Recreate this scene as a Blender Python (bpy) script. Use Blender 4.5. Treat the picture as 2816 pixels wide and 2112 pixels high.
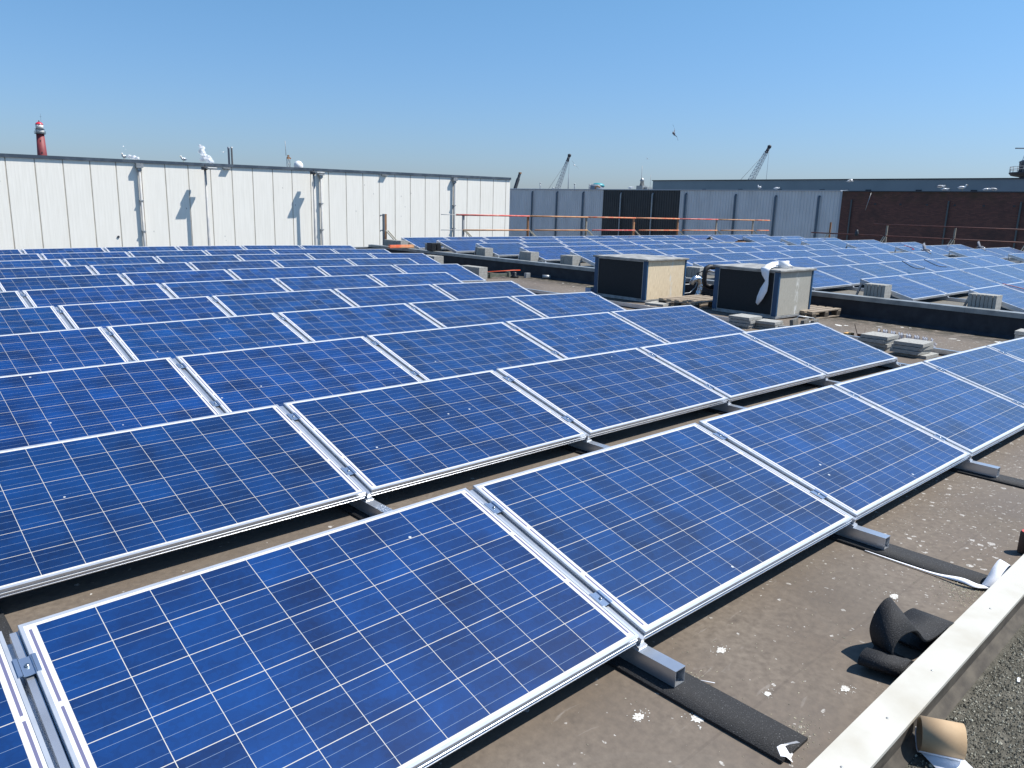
import bpy, math, random
from math import sin, cos, radians, pi
from mathutils import Vector, Matrix
random.seed(7)
for o in list(bpy.data.objects): bpy.data.objects.remove(o)
scene = bpy.context.scene
col = scene.collection
V = Vector

# ------------------------------------------------------------------ camera
YAW, PIT, ROL = 0.75306, 0.22337, 0.02835
CAM = V((-1.31888, -1.47581, 1.54141))
fwd = V((sin(YAW)*cos(PIT), cos(YAW)*cos(PIT), -sin(PIT)))
rgt = V((cos(YAW), -sin(YAW), 0)); upv = rgt.cross(fwd)
r2 = rgt*cos(ROL) + upv*sin(ROL); u2 = upv*cos(ROL) - rgt*sin(ROL)
cam = bpy.data.cameras.new('camera'); cam.sensor_width = 36; cam.lens = 2143.7/2816*36
cam.clip_start = 0.02; cam.clip_end = 6000
camo = bpy.data.objects.new('camera', cam); col.objects.link(camo)
camo.matrix_world = Matrix((( r2.x, u2.x, -fwd.x, CAM.x), (r2.y, u2.y, -fwd.y, CAM.y), (r2.z, u2.z, -fwd.z, CAM.z), (0,0,0,1)))
scene.camera = camo
# ------------------------------------------------------------------ light
EL = radians(56); AZX, AZY = 0.80, -0.60
SUN = V((AZX*cos(EL), AZY*cos(EL), sin(EL)))
w = bpy.data.worlds.new('World'); scene.world = w; w.use_nodes = True
nt = w.node_tree; sky = nt.nodes.new('ShaderNodeTexSky'); sky.sky_type = 'NISHITA'
sky.sun_disc = False; sky.sun_elevation = EL; sky.sun_rotation = math.atan2(AZX, AZY)
sky.air_density = 1.25; sky.dust_density = 0.6; sky.ozone_density = 2.2; sky.altitude = 0
bg = nt.nodes['Background']; bg.inputs['Strength'].default_value = 0.095
tint = nt.nodes.new('ShaderNodeMix'); tint.data_type = 'RGBA'; tint.blend_type = 'MULTIPLY'; tint.inputs['Factor'].default_value = 1
wtc = nt.nodes.new('ShaderNodeTexCoord'); wsx = nt.nodes.new('ShaderNodeSeparateXYZ'); nt.links.new(wtc.outputs['Generated'], wsx.inputs[0])
wmr = nt.nodes.new('ShaderNodeMapRange'); wmr.inputs['From Min'].default_value = .02; wmr.inputs['From Max'].default_value = .26; nt.links.new(wsx.outputs[2], wmr.inputs['Value'])
wmx = nt.nodes.new('ShaderNodeMix'); wmx.data_type = 'RGBA'; nt.links.new(wmr.outputs[0], wmx.inputs['Factor'])
wmx.inputs['A'].default_value = (.52, .675, 1.09, 1); wmx.inputs['B'].default_value = (.545, .82, 1.04, 1)   # bluer than the stock sky, most of all near the horizon
nt.links.new(wmx.outputs['Result'], tint.inputs['B'])
nt.links.new(sky.outputs[0], tint.inputs['A']); nt.links.new(tint.outputs['Result'], bg.inputs['Color'])
sl = bpy.data.lights.new('sun', 'SUN'); sl.energy = 5.0; sl.angle = radians(0.5); sl.color = (1, .965, .91)
so = bpy.data.objects.new('sun', sl); col.objects.link(so)
so.rotation_euler = (-SUN).to_track_quat('-Z', 'Y').to_euler(); so.location = (0, 0, 30)
scene.view_settings.view_transform = 'Standard'; scene.view_settings.look = 'None'
scene.view_settings.exposure = 0.46; scene.view_settings.gamma = 1
scene.render.engine = 'CYCLES'

# ------------------------------------------------------------------ helpers
class MB:
    def __init__(s): s.v = []; s.f = []; s.sm = []
    def quad(s, *p):
        n = len(s.v); s.v += [tuple(q) for q in p]; s.f.append(tuple(range(n, n+len(p)))); s.sm.append(False)
    def box(s, x0, x1, y0, y1, z0, z1, M=None):
        P = [V((x, y, z)) for z in (z0, z1) for y in (y0, y1) for x in (x0, x1)]
        if M: P = [M @ p for p in P]
        n = len(s.v); s.v += [tuple(p) for p in P]
        for q in ((0,2,3,1),(4,5,7,6),(0,1,5,4),(2,6,7,3),(0,4,6,2),(1,3,7,5)):
            s.f.append(tuple(n+i for i in q)); s.sm.append(False)
        return s
    def bar(s, a, b, wd, ht, up=(0,0,1)):       # rectangular bar a->b centred
        a, b = V(a), V(b); x = (b-a); L = x.length; x.normalize(); y = V(up).cross(x)
        if y.length < 1e-4: y = V((0,1,0)).cross(x)
        y.normalize(); z = x.cross(y)
        M = Matrix(((x.x,y.x,z.x,a.x),(x.y,y.y,z.y,a.y),(x.z,y.z,z.z,a.z),(0,0,0,1)))
        return s.box(0, L, -wd/2, wd/2, -ht/2, ht/2, M)
    def tube(s, pts, r, n=8, cap=True, smooth=True):
        pts = [V(p) for p in pts]; R = r if isinstance(r, (list, tuple)) else [r]*len(pts)
        base = len(s.v); prev = None
        for i, p in enumerate(pts):
            t = (pts[min(i+1, len(pts)-1)] - pts[max(i-1, 0)]).normalized()
            if prev is None:
                a = t.cross(V((0,0,1)));
                if a.length < 1e-3: a = t.cross(V((1,0,0)))
                a.normalize()
            else:
                a = prev - t*prev.dot(t); a.normalize()
            prev = a; b = t.cross(a)
            for k in range(n):
                th = 2*pi*k/n; s.v.append(tuple(p + (a*cos(th) + b*sin(th))*R[i]))
        for i in range(len(pts)-1):
            for k in range(n):
                s.f.append((base+i*n+k, base+i*n+(k+1)%n, base+(i+1)*n+(k+1)%n, base+(i+1)*n+k)); s.sm.append(smooth)
        if cap:
            s.f.append(tuple(base+k for k in range(n))[::-1]); s.sm.append(False)
            m = base+(len(pts)-1)*n; s.f.append(tuple(m+k for k in range(n))); s.sm.append(False)
        return s
    def lathe(s, c, prof, n=20, smooth=True):      # prof: (r, z)
        base = len(s.v)
        for r, z in prof:
            for k in range(n):
                th = 2*pi*k/n; s.v.append((c[0]+r*cos(th), c[1]+r*sin(th), c[2]+z))
        for i in range(len(prof)-1):
            for k in range(n):
                s.f.append((base+i*n+k, base+i*n+(k+1)%n, base+(i+1)*n+(k+1)%n, base+(i+1)*n+k)); s.sm.append(smooth)
        m = base+(len(prof)-1)*n
        s.f.append(tuple(base+k for k in range(n))[::-1]); s.sm.append(False)
        s.f.append(tuple(m+k for k in range(n))); s.sm.append(False)
        return s
    def ribbon(s, pts, wv, th):                   # curved sheet: centreline, half-width vectors, thickness
        pts = [V(p) for p in pts]; wv = [V(q) for q in wv]; n = len(pts); base = len(s.v)
        for i in range(n):
            t = (pts[min(i+1, n-1)]-pts[max(i-1, 0)]).normalized(); nn = t.cross(wv[i]).normalized()*th/2
            for q in (pts[i]-wv[i]-nn, pts[i]+wv[i]-nn, pts[i]+wv[i]+nn, pts[i]-wv[i]+nn): s.v.append(tuple(q))
        for i in range(n-1):
            for k in range(4):
                s.f.append((base+i*4+k, base+i*4+(k+1)%4, base+i*4+4+(k+1)%4, base+i*4+4+k)); s.sm.append(k in (0, 2))
        s.f.append((base+3, base+2, base+1, base)); s.sm.append(False)
        m = base+(n-1)*4; s.f.append((m, m+1, m+2, m+3)); s.sm.append(False)
        return s
    def prism(s, poly, a, b):                     # polygon points (list of 3d at a) swept by vector b-a
        a, b = V(a), V(b); n = len(poly); base = len(s.v)
        s.v += [tuple(V(p)+a) for p in poly] + [tuple(V(p)+b) for p in poly]
        for k in range(n): s.f.append((base+k, base+(k+1)%n, base+n+(k+1)%n, base+n+k)); s.sm.append(False)
        s.f.append(tuple(base+k for k in range(n))[::-1]); s.f.append(tuple(base+n+k for k in range(n))); s.sm += [False, False]
        return s
    def build(s, name, mat, parent=None, bevel=0):
        me = bpy.data.meshes.new(name); me.from_pydata(s.v, [], s.f); me.materials.append(mat)
        me.polygons.foreach_set('use_smooth', s.sm); me.validate(); me.update()
        o = bpy.data.objects.new(name, me); col.objects.link(o)
        if parent: o.parent = parent
        if bevel:
            m = o.modifiers.new('bevel', 'BEVEL'); m.width = bevel; m.segments = 2; m.limit_method = 'ANGLE'
        return o
def tag(o, label=None, cat=None, group=None, kind=None):
    if label:
        n = len(label.split()); assert 4 <= n <= 16, (n, label)
        o['label'] = label
    if cat: o['category'] = cat
    if group: o['group'] = group
    if kind: o['kind'] = kind
    return o
def empty(name, loc=(0,0,0), rz=0):
    e = bpy.data.objects.new(name, None); e.location = loc; e.rotation_euler = (0,0,rz); e.empty_display_size = .1
    col.objects.link(e); return e
def copy_tree(o, M=None, parent=None):
    c = o.copy(); col.objects.link(c)
    if parent: c.parent = parent
    if M is not None: c.matrix_world = M
    for ch in list(o.children): copy_tree(ch, None, c)
    return c
ORD = ['first','second','third','fourth','fifth','sixth','seventh','eighth','ninth','tenth','eleventh','twelfth','thirteenth','fourteenth','fifteenth','sixteenth','seventeenth']

# ------------------------------------------------------------------ materials
def mat(name, rgb, rough=.6, metal=0, noise=None, bump=None, spec=.5, coat=0, coords='Object', build=None):
    m = bpy.data.materials.new(name); m.use_nodes = True; t = m.node_tree; b = t.nodes['Principled BSDF']
    b.inputs['Base Color'].default_value = (*rgb, 1); b.inputs['Roughness'].default_value = rough
    b.inputs['Metallic'].default_value = metal; b.inputs['Specular IOR Level'].default_value = spec
    b.inputs['Coat Weight'].default_value = coat
    tc = t.nodes.new('ShaderNodeTexCoord')
    if noise:                       # noise = (scale, other rgb, low, high [, detail, stretch])
        n = t.nodes.new('ShaderNodeTexNoise'); n.inputs['Scale'].default_value = noise[0]; n.inputs['Detail'].default_value = noise[4] if len(noise) > 4 else 5
        src = tc.outputs[coords]
        if len(noise) > 5:
            mp = t.nodes.new('ShaderNodeMapping'); mp.inputs['Scale'].default_value = noise[5]; t.links.new(src, mp.inputs[0]); src = mp.outputs[0]
        t.links.new(src, n.inputs['Vector'])
        r = t.nodes.new('ShaderNodeMapRange'); r.inputs['From Min'].default_value = noise[2]; r.inputs['From Max'].default_value = noise[3]
        t.links.new(n.outputs['Fac'], r.inputs['Value'])
        x = t.nodes.new('ShaderNodeMix'); x.data_type = 'RGBA'; x.inputs['A'].default_value = (*rgb, 1); x.inputs['B'].default_value = (*noise[1], 1)
        t.links.new(r.outputs[0], x.inputs['Factor']); t.links.new(x.outputs['Result'], b.inputs['Base Color'])
    if bump:                        # (scale, strength, distance)
        n = t.nodes.new('ShaderNodeTexNoise'); n.inputs['Scale'].default_value = bump[0]; n.inputs['Detail'].default_value = 4
        t.links.new(tc.outputs[coords], n.inputs['Vector'])
        bp = t.nodes.new('ShaderNodeBump'); bp.inputs['Strength'].default_value = bump[1]; bp.inputs['Distance'].default_value = bump[2]
        t.links.new(n.outputs['Fac'], bp.inputs['Height']); t.links.new(bp.outputs[0], b.inputs['Normal'])
    return m
class NG:
    """tiny node-graph helper"""
    def __init__(s, m): s.t = m.node_tree; s.b = s.t.nodes['Principled BSDF']
    def n(s, typ, **k):
        x = s.t.nodes.new(typ)
        for a, b in k.items(): setattr(x, a, b)
        return x
    def put(s, sock, v):
        if hasattr(v, 'is_output'): s.t.links.new(v, sock)
        else: sock.default_value = v
    def m(s, op, a, b=None, c=None):
        x = s.n('ShaderNodeMath', operation=op); s.put(x.inputs[0], a)
        if b is not None: s.put(x.inputs[1], b)
        if c is not None: s.put(x.inputs[2], c)
        return x.outputs[0]
    def mix(s, f, a, b):
        x = s.n('ShaderNodeMix', data_type='RGBA'); s.put(x.inputs['Factor'], f)
        for nm, v in (('A', a), ('B', b)): s.put(x.inputs[nm], v if hasattr(v, 'is_output') else (*v, 1))
        return x.outputs['Result']
    def tc(s, kind='Object'): return s.n('ShaderNodeTexCoord').outputs[kind]
    def xyz(s, v): x = s.n('ShaderNodeSeparateXYZ'); s.t.links.new(v, x.inputs[0]); return x.outputs
    def noise(s, v, sc, det=4, dist=0):
        x = s.n('ShaderNodeTexNoise'); s.put(x.inputs['Vector'], v); x.inputs['Scale'].default_value = sc; x.inputs['Detail'].default_value = det; x.inputs['Distortion'].default_value = dist; return x.outputs['Fac']
    def voro(s, v, sc, out='Distance', rnd=1.0):
        x = s.n('ShaderNodeTexVoronoi'); s.put(x.inputs['Vector'], v); x.inputs['Scale'].default_value = sc; x.inputs['Randomness'].default_value = rnd; return x.outputs[out]
    def rng(s, v, a, b, c=0, d=1):
        x = s.n('ShaderNodeMapRange'); s.put(x.inputs['Value'], v); x.inputs['From Min'].default_value = a; x.inputs['From Max'].default_value = b; x.inputs['To Min'].default_value = c; x.inputs['To Max'].default_value = d; return x.outputs[0]
    def scale(s, v, sc):
        x = s.n('ShaderNodeMapping'); s.t.links.new(v, x.inputs[0]); x.inputs['Scale'].default_value = sc; return x.outputs[0]
    def bump(s, h, st, dist):
        x = s.n('ShaderNodeBump'); s.put(x.inputs['Height'], h); x.inputs['Strength'].default_value = st; x.inputs['Distance'].default_value = dist; s.t.links.new(x.outputs[0], s.b.inputs['Normal'])

PW, PL, PGAP = 1.6615, 0.99, 0.0358
def cell_material():
    m = mat('solar_cells', (.01,.05,.2), .45, spec=.3, coat=.55); g = NG(m)
    g.b.inputs['Coat Roughness'].default_value = .09; g.b.inputs['Coat IOR'].default_value = 1.42
    o = g.tc(); X, Y, Z = g.xyz(o)
    cx = g.m('DIVIDE', g.m('SUBTRACT', X, (PW-1.58)/2), .158); cy = g.m('DIVIDE', g.m('SUBTRACT', Y, (PL-.948)/2), .158)
    fx = g.m('FRACT', cx); fy = g.m('FRACT', cy); ix = g.m('FLOOR', cx); iy = g.m('FLOOR', cy)
    inx = g.m('MULTIPLY', g.m('GREATER_THAN', cx, 0), g.m('LESS_THAN', cx, 10)); iny = g.m('MULTIPLY', g.m('GREATER_THAN', cy, 0), g.m('LESS_THAN', cy, 6))
    ins = g.m('MULTIPLY', inx, iny)
    def line(f, c, h): return g.m('LESS_THAN', g.m('ABSOLUTE', g.m('SUBTRACT', f, c)), h)
    dx = g.m('MINIMUM', fx, g.m('SUBTRACT', 1, fx)); dy = g.m('MINIMUM', fy, g.m('SUBTRACT', 1, fy))
    gx = g.m('LESS_THAN', dx, .0066); gy = g.m('LESS_THAN', dy, .0080)
    grid = g.m('MAXIMUM', gx, gy)
    bus = g.m('MAXIMUM', g.m('MAXIMUM', line(fy, .2, .0036), line(fy, .5, .0036)), line(fy, .8, .0036))
    oi = g.n('ShaderNodeObjectInfo').outputs['Random']
    cmb = g.n('ShaderNodeCombineXYZ'); g.put(cmb.inputs[0], ix); g.put(cmb.inputs[1], iy); g.put(cmb.inputs[2], g.m('MULTIPLY', oi, 91.3))
    wn = g.n('ShaderNodeTexWhiteNoise'); g.t.links.new(cmb.outputs[0], wn.inputs['Vector'])
    # crystal flakes + slow drift within the wafer, offset per panel
    off = g.n('ShaderNodeVectorMath', operation='ADD'); g.t.links.new(o, off.inputs[0])
    c2 = g.n('ShaderNodeCombineXYZ'); g.put(c2.inputs[0], g.m('MULTIPLY', oi, 37.)); g.put(c2.inputs[1], g.m('MULTIPLY', oi, 11.)); g.t.links.new(c2.outputs[0], off.inputs[1])
    flake = g.n('ShaderNodeTexVoronoi'); flake.inputs['Scale'].default_value = 75; g.t.links.new(off.outputs[0], flake.inputs['Vector'])
    fl = g.xyz(flake.outputs['Color'])[0]
    slow = g.noise(off.outputs[0], 4.5, 2)
    val = g.m('ADD', g.m('ADD', g.m('MULTIPLY', wn.outputs['Value'], .42), g.m('MULTIPLY', fl, .16)), g.m('MULTIPLY', g.rng(slow, .3, .7), .42))
    cell = g.mix(val, (.0005,.0105,.050), (.0015,.047,.190))
    dark = g.rng(g.noise(off.outputs[0], 3.6, 2), .54, .74)
    cell = g.mix(g.m('MULTIPLY', dark, .45), cell, (.0035,.008,.035))
    hsv = g.n('ShaderNodeHueSaturation'); g.put(hsv.inputs['Value'], g.rng(g.m('FRACT', g.m('MULTIPLY', oi, 7.31)), 0, 1, .88, 1.16)); g.put(hsv.inputs['Hue'], g.rng(g.m('FRACT', g.m('MULTIPLY', oi, 3.77)), 0, 1, .497, .504)); g.t.links.new(cell, hsv.inputs['Color']); cell = hsv.outputs[0]
    c = g.mix(bus, cell, (.17,.23,.32)); c = g.mix(grid, c, (.50,.48,.43))
    # white back sheet margin with the bus ribbons at the short ends
    ex = g.m('MINIMUM', X, g.m('SUBTRACT', PW, X))
    rb = g.m('MULTIPLY', g.m('MULTIPLY', g.m('GREATER_THAN', ex, .0205), g.m('LESS_THAN', ex, .0285)), iny)
    br = g.m('LESS_THAN', g.m('ABSOLUTE', g.m('SUBTRACT', g.m('FRACT', g.m('MULTIPLY', cy, .5)), .5)), .47)
    marg = g.mix(g.m('MULTIPLY', rb, br), (.60,.60,.60), (.13,.13,.22))
    c = g.mix(ins, marg, c)
    # droppings / dust specks
    sp = g.m('LESS_THAN', g.voro(off.outputs[0], 5.0), .035); c = g.mix(g.m('MULTIPLY', sp, .8), c, (.6,.62,.6))
    g.t.links.new(c, g.b.inputs['Base Color'])
    g.put(g.b.inputs['Coat Roughness'], g.rng(g.noise(off.outputs[0], 3, 3), .3, .7, .06, .16))
    return m
M_CELL = cell_material()
M_FRAME = mat('frame_aluminium', (.62,.65,.69), .34, .55, noise=(14, (.54,.57,.61), .4, .7))
M_ALU = mat('mill_aluminium', (.64,.67,.71), .32, .80, noise=(6, (.50,.52,.55), .35, .7), bump=(60, .04, .002))
M_STEEL = mat('galvanised_steel', (.42,.43,.43), .5, .6, noise=(9, (.28,.29,.29), .4, .7))
M_CLAMP = mat('clamp_metal', (.36,.46,.60), .3, .8)
M_BOLT = mat('bolt_metal', (.5,.5,.48), .3, 1)
M_RUB = mat('rubber_granulate', (.012,.012,.013), .8, noise=(300, (.16,.16,.165), .64, .74, 2), bump=(200, .7, .004))
def roof_material():
    m = mat('roof_bitumen', (.14,.11,.09), .82); g = NG(m); o = g.tc(); X, Y, Z = g.xyz(o)
    a = g.noise(o, 1.3, 6, .4); b = g.noise(o, 38, 5)
    c = g.mix(g.rng(a, .32, .68), (.128,.098,.072), (.180,.148,.115)); c = g.mix(g.rng(b, .3, .72), c, (.110,.088,.068))
    c = g.mix(g.m('MULTIPLY', g.rng(g.noise(o, .35, 3), .45, .7), .35), c, (.20,.175,.155))
    # sheet seams every metre
    sm = g.m('LESS_THAN', g.m('ABSOLUTE', g.m('SUBTRACT', g.m('FRACT', g.m('ADD', g.m('MULTIPLY', Y, 1.0), g.m('MULTIPLY', g.noise(o, 3, 2), .015))), .62)), .005)
    c = g.mix(g.m('MULTIPLY', sm, .18), c, (.06,.048,.04))
    # gull droppings: several sizes, thick cloud near the front right
    dens = g.m('MULTIPLY', g.rng(X, 1.3, 3.2), g.rng(Y, 1.6, .2))
    dens = g.m('MAXIMUM', dens, g.m('MULTIPLY', g.rng(X, 8, 10.5), .75)); dens = g.m('MAXIMUM', dens, .10)
    wob = g.n('ShaderNodeVectorMath', operation='ADD'); g.t.links.new(o, wob.inputs[0])
    nc = g.n('ShaderNodeTexNoise'); nc.inputs['Scale'].default_value = 45; g.t.links.new(o, nc.inputs['Vector'])
    sc = g.n('ShaderNodeVectorMath', operation='SCALE'); g.t.links.new(nc.outputs['Color'], sc.inputs[0]); sc.inputs['Scale'].default_value = .03; g.t.links.new(sc.outputs[0], wob.inputs[1])
    for scl, rad, amt in ((9, .17, .8), (19, .22, .75), (44, .26, .6)):
        v = g.n('ShaderNodeTexVoronoi'); v.inputs['Scale'].default_value = scl; g.t.links.new(wob.outputs[0], v.inputs['Vector'])
        rnd = g.xyz(v.outputs['Color']); keep = g.m('LESS_THAN', rnd[0], g.m('MULTIPLY', dens, .85))
        size = g.m('MULTIPLY', rnd[1], rad)
        s = g.m('MULTIPLY', g.rng(v.outputs['Distance'], rad*.30, rad*.22), 1) if False else g.m('MULTIPLY', g.m('LESS_THAN', v.outputs['Distance'], g.m('ADD', size, .02)), keep)
        s = g.m('MULTIPLY', s, g.rng(g.noise(o, 130, 3), .30, .62, .12, 1))
        c = g.mix(g.m('MULTIPLY', s, amt), c, (.58,.56,.52))
    # pale scuffs and dark stains
    sf = g.rng(g.noise(g.scale(o, (3, 14, 1)), 1.6, 6, 1.2), .66, .78); c = g.mix(g.m('MULTIPLY', sf, .35), c, (.36,.33,.30))
    st = g.rng(g.noise(o, 4.2, 4, .8), .68, .80); c = g.mix(g.m('MULTIPLY', st, .55), c, (.055,.045,.04))
    # moss and dirt along the upstand
    pd = g.noise(o, .8, 3, .6); ring = g.m('LESS_THAN', g.m('ABSOLUTE', g.m('SUBTRACT', pd, .56)), .012)
    c = g.mix(g.m('MULTIPLY', ring, .05), c, (.27,.24,.20)); c = g.mix(g.m('MULTIPLY', g.rng(pd, .50, .66), .25), c, (.10,.085,.068))
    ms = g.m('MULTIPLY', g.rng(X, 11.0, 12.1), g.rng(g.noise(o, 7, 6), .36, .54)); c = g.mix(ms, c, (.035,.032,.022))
    g.t.links.new(c, g.b.inputs['Base Color']); g.bump(g.m('ADD', b, g.m('MULTIPLY', a, 2)), .35, .006)
    g.put(g.b.inputs['Roughness'], g.rng(a, .3, .7, .62, .9)); g.b.inputs['Specular IOR Level'].default_value = .3
    return m
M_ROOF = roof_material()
M_ROOFR = mat('far_roof_gravel', (.17,.155,.13), .9, noise=(25, (.09,.085,.07), .35, .7), bump=(60, .5, .01))
M_SOIL = mat('moss_gravel_bed', (.065,.060,.044), .95, noise=(22, (.125,.115,.09), .42, .70, 6), bump=(90, .9, .012))
def peb():
    m = mat('pebble', (.22,.22,.20), .8); g = NG(m)
    r = g.n('ShaderNodeNewGeometry').outputs['Random Per Island']
    g.t.links.new(g.mix(g.m('POWER', r, 2.6), (.050,.047,.034), (.50,.48,.38)), g.b.inputs['Base Color']); return m
M_PEB = peb()
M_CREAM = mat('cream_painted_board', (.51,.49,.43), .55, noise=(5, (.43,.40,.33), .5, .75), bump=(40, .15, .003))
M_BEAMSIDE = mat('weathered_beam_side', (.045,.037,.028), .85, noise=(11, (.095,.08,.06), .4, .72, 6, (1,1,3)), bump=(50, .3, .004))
M_BITUM = mat('black_bitumen_upstand', (.022,.024,.030), .75, noise=(6, (.04,.043,.05), .4, .7, 6), bump=(25, .25, .006))
M_COPE = mat('weathered_metal_coping', (.32,.34,.34), .5, .5, noise=(5, (.20,.22,.23), .4, .7, 6), bump=(30, .1, .002))
M_WWALL = None
def wwall():
    m = mat('white_cladding', (.78,.78,.76), .5); g = NG(m); o = g.tc(); X, Y, Z = g.xyz(o)
    rib = g.m('PINGPONG', X, .0625); 
    n = g.noise(g.scale(o, (6, 1, .5)), 1.5, 7, .5); c = g.mix(g.rng(n, .35, .75), (.91,.87,.78), (.84,.80,.71))
    st = g.rng(g.noise(g.scale(o, (12, 1, .25)), 1.1, 6), .64, .78); c = g.mix(g.m('MULTIPLY', st, g.rng(X, 16, 31, .15, .85)), c, (.52,.48,.39))
    ch = g.m('MULTIPLY', g.m('LESS_THAN', g.voro(g.scale(o, (1.6, 1, .9)), 1.3), .045), .7); c = g.mix(ch, c, (.30,.29,.27))
    g.t.links.new(c, g.b.inputs['Base Color']); g.bump(g.rng(rib, .035, .06), .12, .008); return m
M_WWALL = wwall()
M_JOINT = mat('cladding_joint', (.50,.45,.37), .8, noise=(3, (.36,.31,.25), .4, .7, 6, (3,3,.6)))
M_FASCIA = mat('dark_fascia', (.045,.065,.09), .5, noise=(2.5, (.10,.125,.155), .45, .7, 6), bump=(4, .15, .01))
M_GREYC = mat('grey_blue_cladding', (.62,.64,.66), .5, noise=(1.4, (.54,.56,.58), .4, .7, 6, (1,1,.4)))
M_BLACKC = mat('black_cladding', (.022,.026,.030), .5, noise=(1.4, (.030,.034,.038), .4, .7, 6))
M_DPIPE = mat('dark_downpipe', (.10,.13,.16), .5)
M_GPIPE = mat('grey_downpipe', (.30,.31,.32), .5, noise=(3, (.42,.41,.38), .4, .7))
def brick():
    m = mat('dark_brick', (.06,.03,.025), .9); g = NG(m); o = g.tc()
    sw = g.n('ShaderNodeCombineXYZ'); X, Y, Z = g.xyz(o); g.put(sw.inputs[0], Y); g.put(sw.inputs[1], Z)
    b = g.n('ShaderNodeTexBrick'); g.t.links.new(sw.outputs[0], b.inputs['Vector']); b.inputs['Scale'].default_value = 1
    b.inputs['Brick Width'].default_value = .22; b.inputs['Row Height'].default_value = .065; b.inputs['Mortar Size'].default_value = .008
    b.inputs['Color1'].default_value = (.165,.070,.055,1); b.inputs['Color2'].default_value = (.110,.048,.042,1); b.inputs['Mortar'].default_value = (.075,.055,.048,1)
    c = g.mix(g.rng(g.noise(o, .8, 5), .5, .75), b.outputs['Color'], (.06,.036,.033))
    mo = g.m('MULTIPLY', g.rng(Z, 2.3, 3.1), g.rng(g.noise(o, 1.5, 5), .4, .65)); c = g.mix(g.m('MULTIPLY', mo, .6), c, (.05,.045,.02))
    g.t.links.new(c, g.b.inputs['Base Color']); g.bump(b.outputs['Fac'], .3, .005); return m
M_BRICK = brick()
M_GREEN = mat('green_grey_wall', (.26,.31,.33), .7, noise=(.5, (.23,.28,.30), .4, .7, 6))
M_CONC = mat('concrete_slab', (.38,.375,.345), .9, noise=(9, (.24,.235,.215), .38, .68, 6), bump=(70, .35, .004))
M_CONCD = mat('dirty_concrete_slab', (.15,.145,.13), .9, noise=(9, (.09,.085,.075), .38, .68, 6), bump=(70, .35, .004))
M_BLUE = mat('blue_painted_steel', (.016,.060,.130), .45, noise=(4, (.022,.075,.15), .4, .7))
M_TOPG = mat('weathered_unit_lid', (.42,.41,.38), .6, .3, noise=(5, (.20,.195,.18), .38, .66, 7), bump=(20, .15, .004))
def fins(name, a, b, diag=False):
    m = mat(name, a, .6); g = NG(m); o = g.tc(); X, Y, Z = g.xyz(o)
    n = g.noise(g.scale(o, (90, 90, 9)), 1, 6); c = g.mix(g.rng(n, .35, .68), a, b)
    if diag:
        s = g.m('PINGPONG', g.m('ADD', X, Z), .022); s2 = g.m('PINGPONG', g.m('SUBTRACT', X, Z), .022)
        ln = g.m('MAXIMUM', g.m('LESS_THAN', s, .004), g.m('LESS_THAN', s2, .004)); c = g.mix(g.m('MULTIPLY', ln, .55), c, (.50,.48,.42))
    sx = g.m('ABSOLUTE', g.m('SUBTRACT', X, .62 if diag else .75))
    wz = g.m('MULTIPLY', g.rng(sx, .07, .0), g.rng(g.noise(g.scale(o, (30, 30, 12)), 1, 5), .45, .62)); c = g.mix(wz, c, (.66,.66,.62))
    g.t.links.new(c, g.b.inputs['Base Color']); g.bump(n, .4, .004); return m
M_FIN1 = fins('sunlit_coil_fins', (.82,.68,.47), (.60,.47,.30)); M_FIN2 = fins('mesh_over_coil', (.42,.40,.34), (.30,.28,.23), True)
M_COIL = mat('black_coil', (.006,.008,.010), .7, noise=(60, (.014,.017,.02), .4, .7))
M_WOOD = mat('grey_pallet_wood', (.33,.27,.20), .85, noise=(6, (.20,.16,.12), .35, .7, 6, (3,30,3)), bump=(30, .3, .004))
M_WOODD = mat('dark_pallet_wood', (.07,.055,.04), .9, noise=(9, (.035,.028,.02), .4, .7))
M_PAPER = mat('white_paper', (.84,.85,.88), .6); M_CARD = mat('cardboard', (.44,.31,.18), .8, noise=(18, (.38,.26,.15), .4, .7))
M_CARDD = mat('brown_cardboard', (.10,.055,.035), .85); M_BLK = mat('black_plastic', (.008,.008,.009), .45)
M_PIPEB = mat('black_foam_insulation', (.012,.012,.014), .6)
M_FOIL = mat('crumpled_foil', (.72,.74,.76), .22, 1, bump=(28, .9, .02))
M_ORG = mat('orange_tube_paint', (.66,.15,.06), .5, noise=(4, (.62,.34,.17), .42, .62)); M_RED = mat('red_tube_paint', (.58,.09,.07), .5, noise=(4, (.62,.28,.21), .45, .65))
M_TAN = mat('ochre_tube_paint', (.50,.26,.12), .6, noise=(5, (.40,.17,.08), .4, .65)); M_RUST = mat('dark_rusty_rail', (.15,.05,.035), .7, noise=(4, (.09,.035,.03), .4, .6))
M_TIMB = mat('brown_post', (.30,.15,.07), .8, noise=(4, (.20,.10,.05), .4, .7, 6, (4,4,1))); M_POSTG = mat('grey_timber_post', (.30,.27,.22), .8, noise=(5, (.2,.18,.15), .4, .7))
M_BRACE = mat('pale_timber_brace', (.47,.42,.32), .8)
M_LHRED = mat('lighthouse_red', (.24,.045,.048), .6, noise=(.35, (.19,.035,.04), .4, .6)); M_LHTOP = mat('lantern_red', (.55,.03,.05), .3, spec=.6)
M_WHITE = mat('white_paint', (.72,.72,.69), .5, noise=(2, (.6,.6,.57), .4, .7)); M_DARKM = mat('dark_metal', (.03,.035,.045), .6)
M_CRANE = mat('crane_steel', (.22,.25,.30), .6); M_TEAL = mat('teal_sheet', (.03,.28,.32), .5); M_GULL = mat('white_feathers', (.78,.77,.75), .8)
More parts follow.
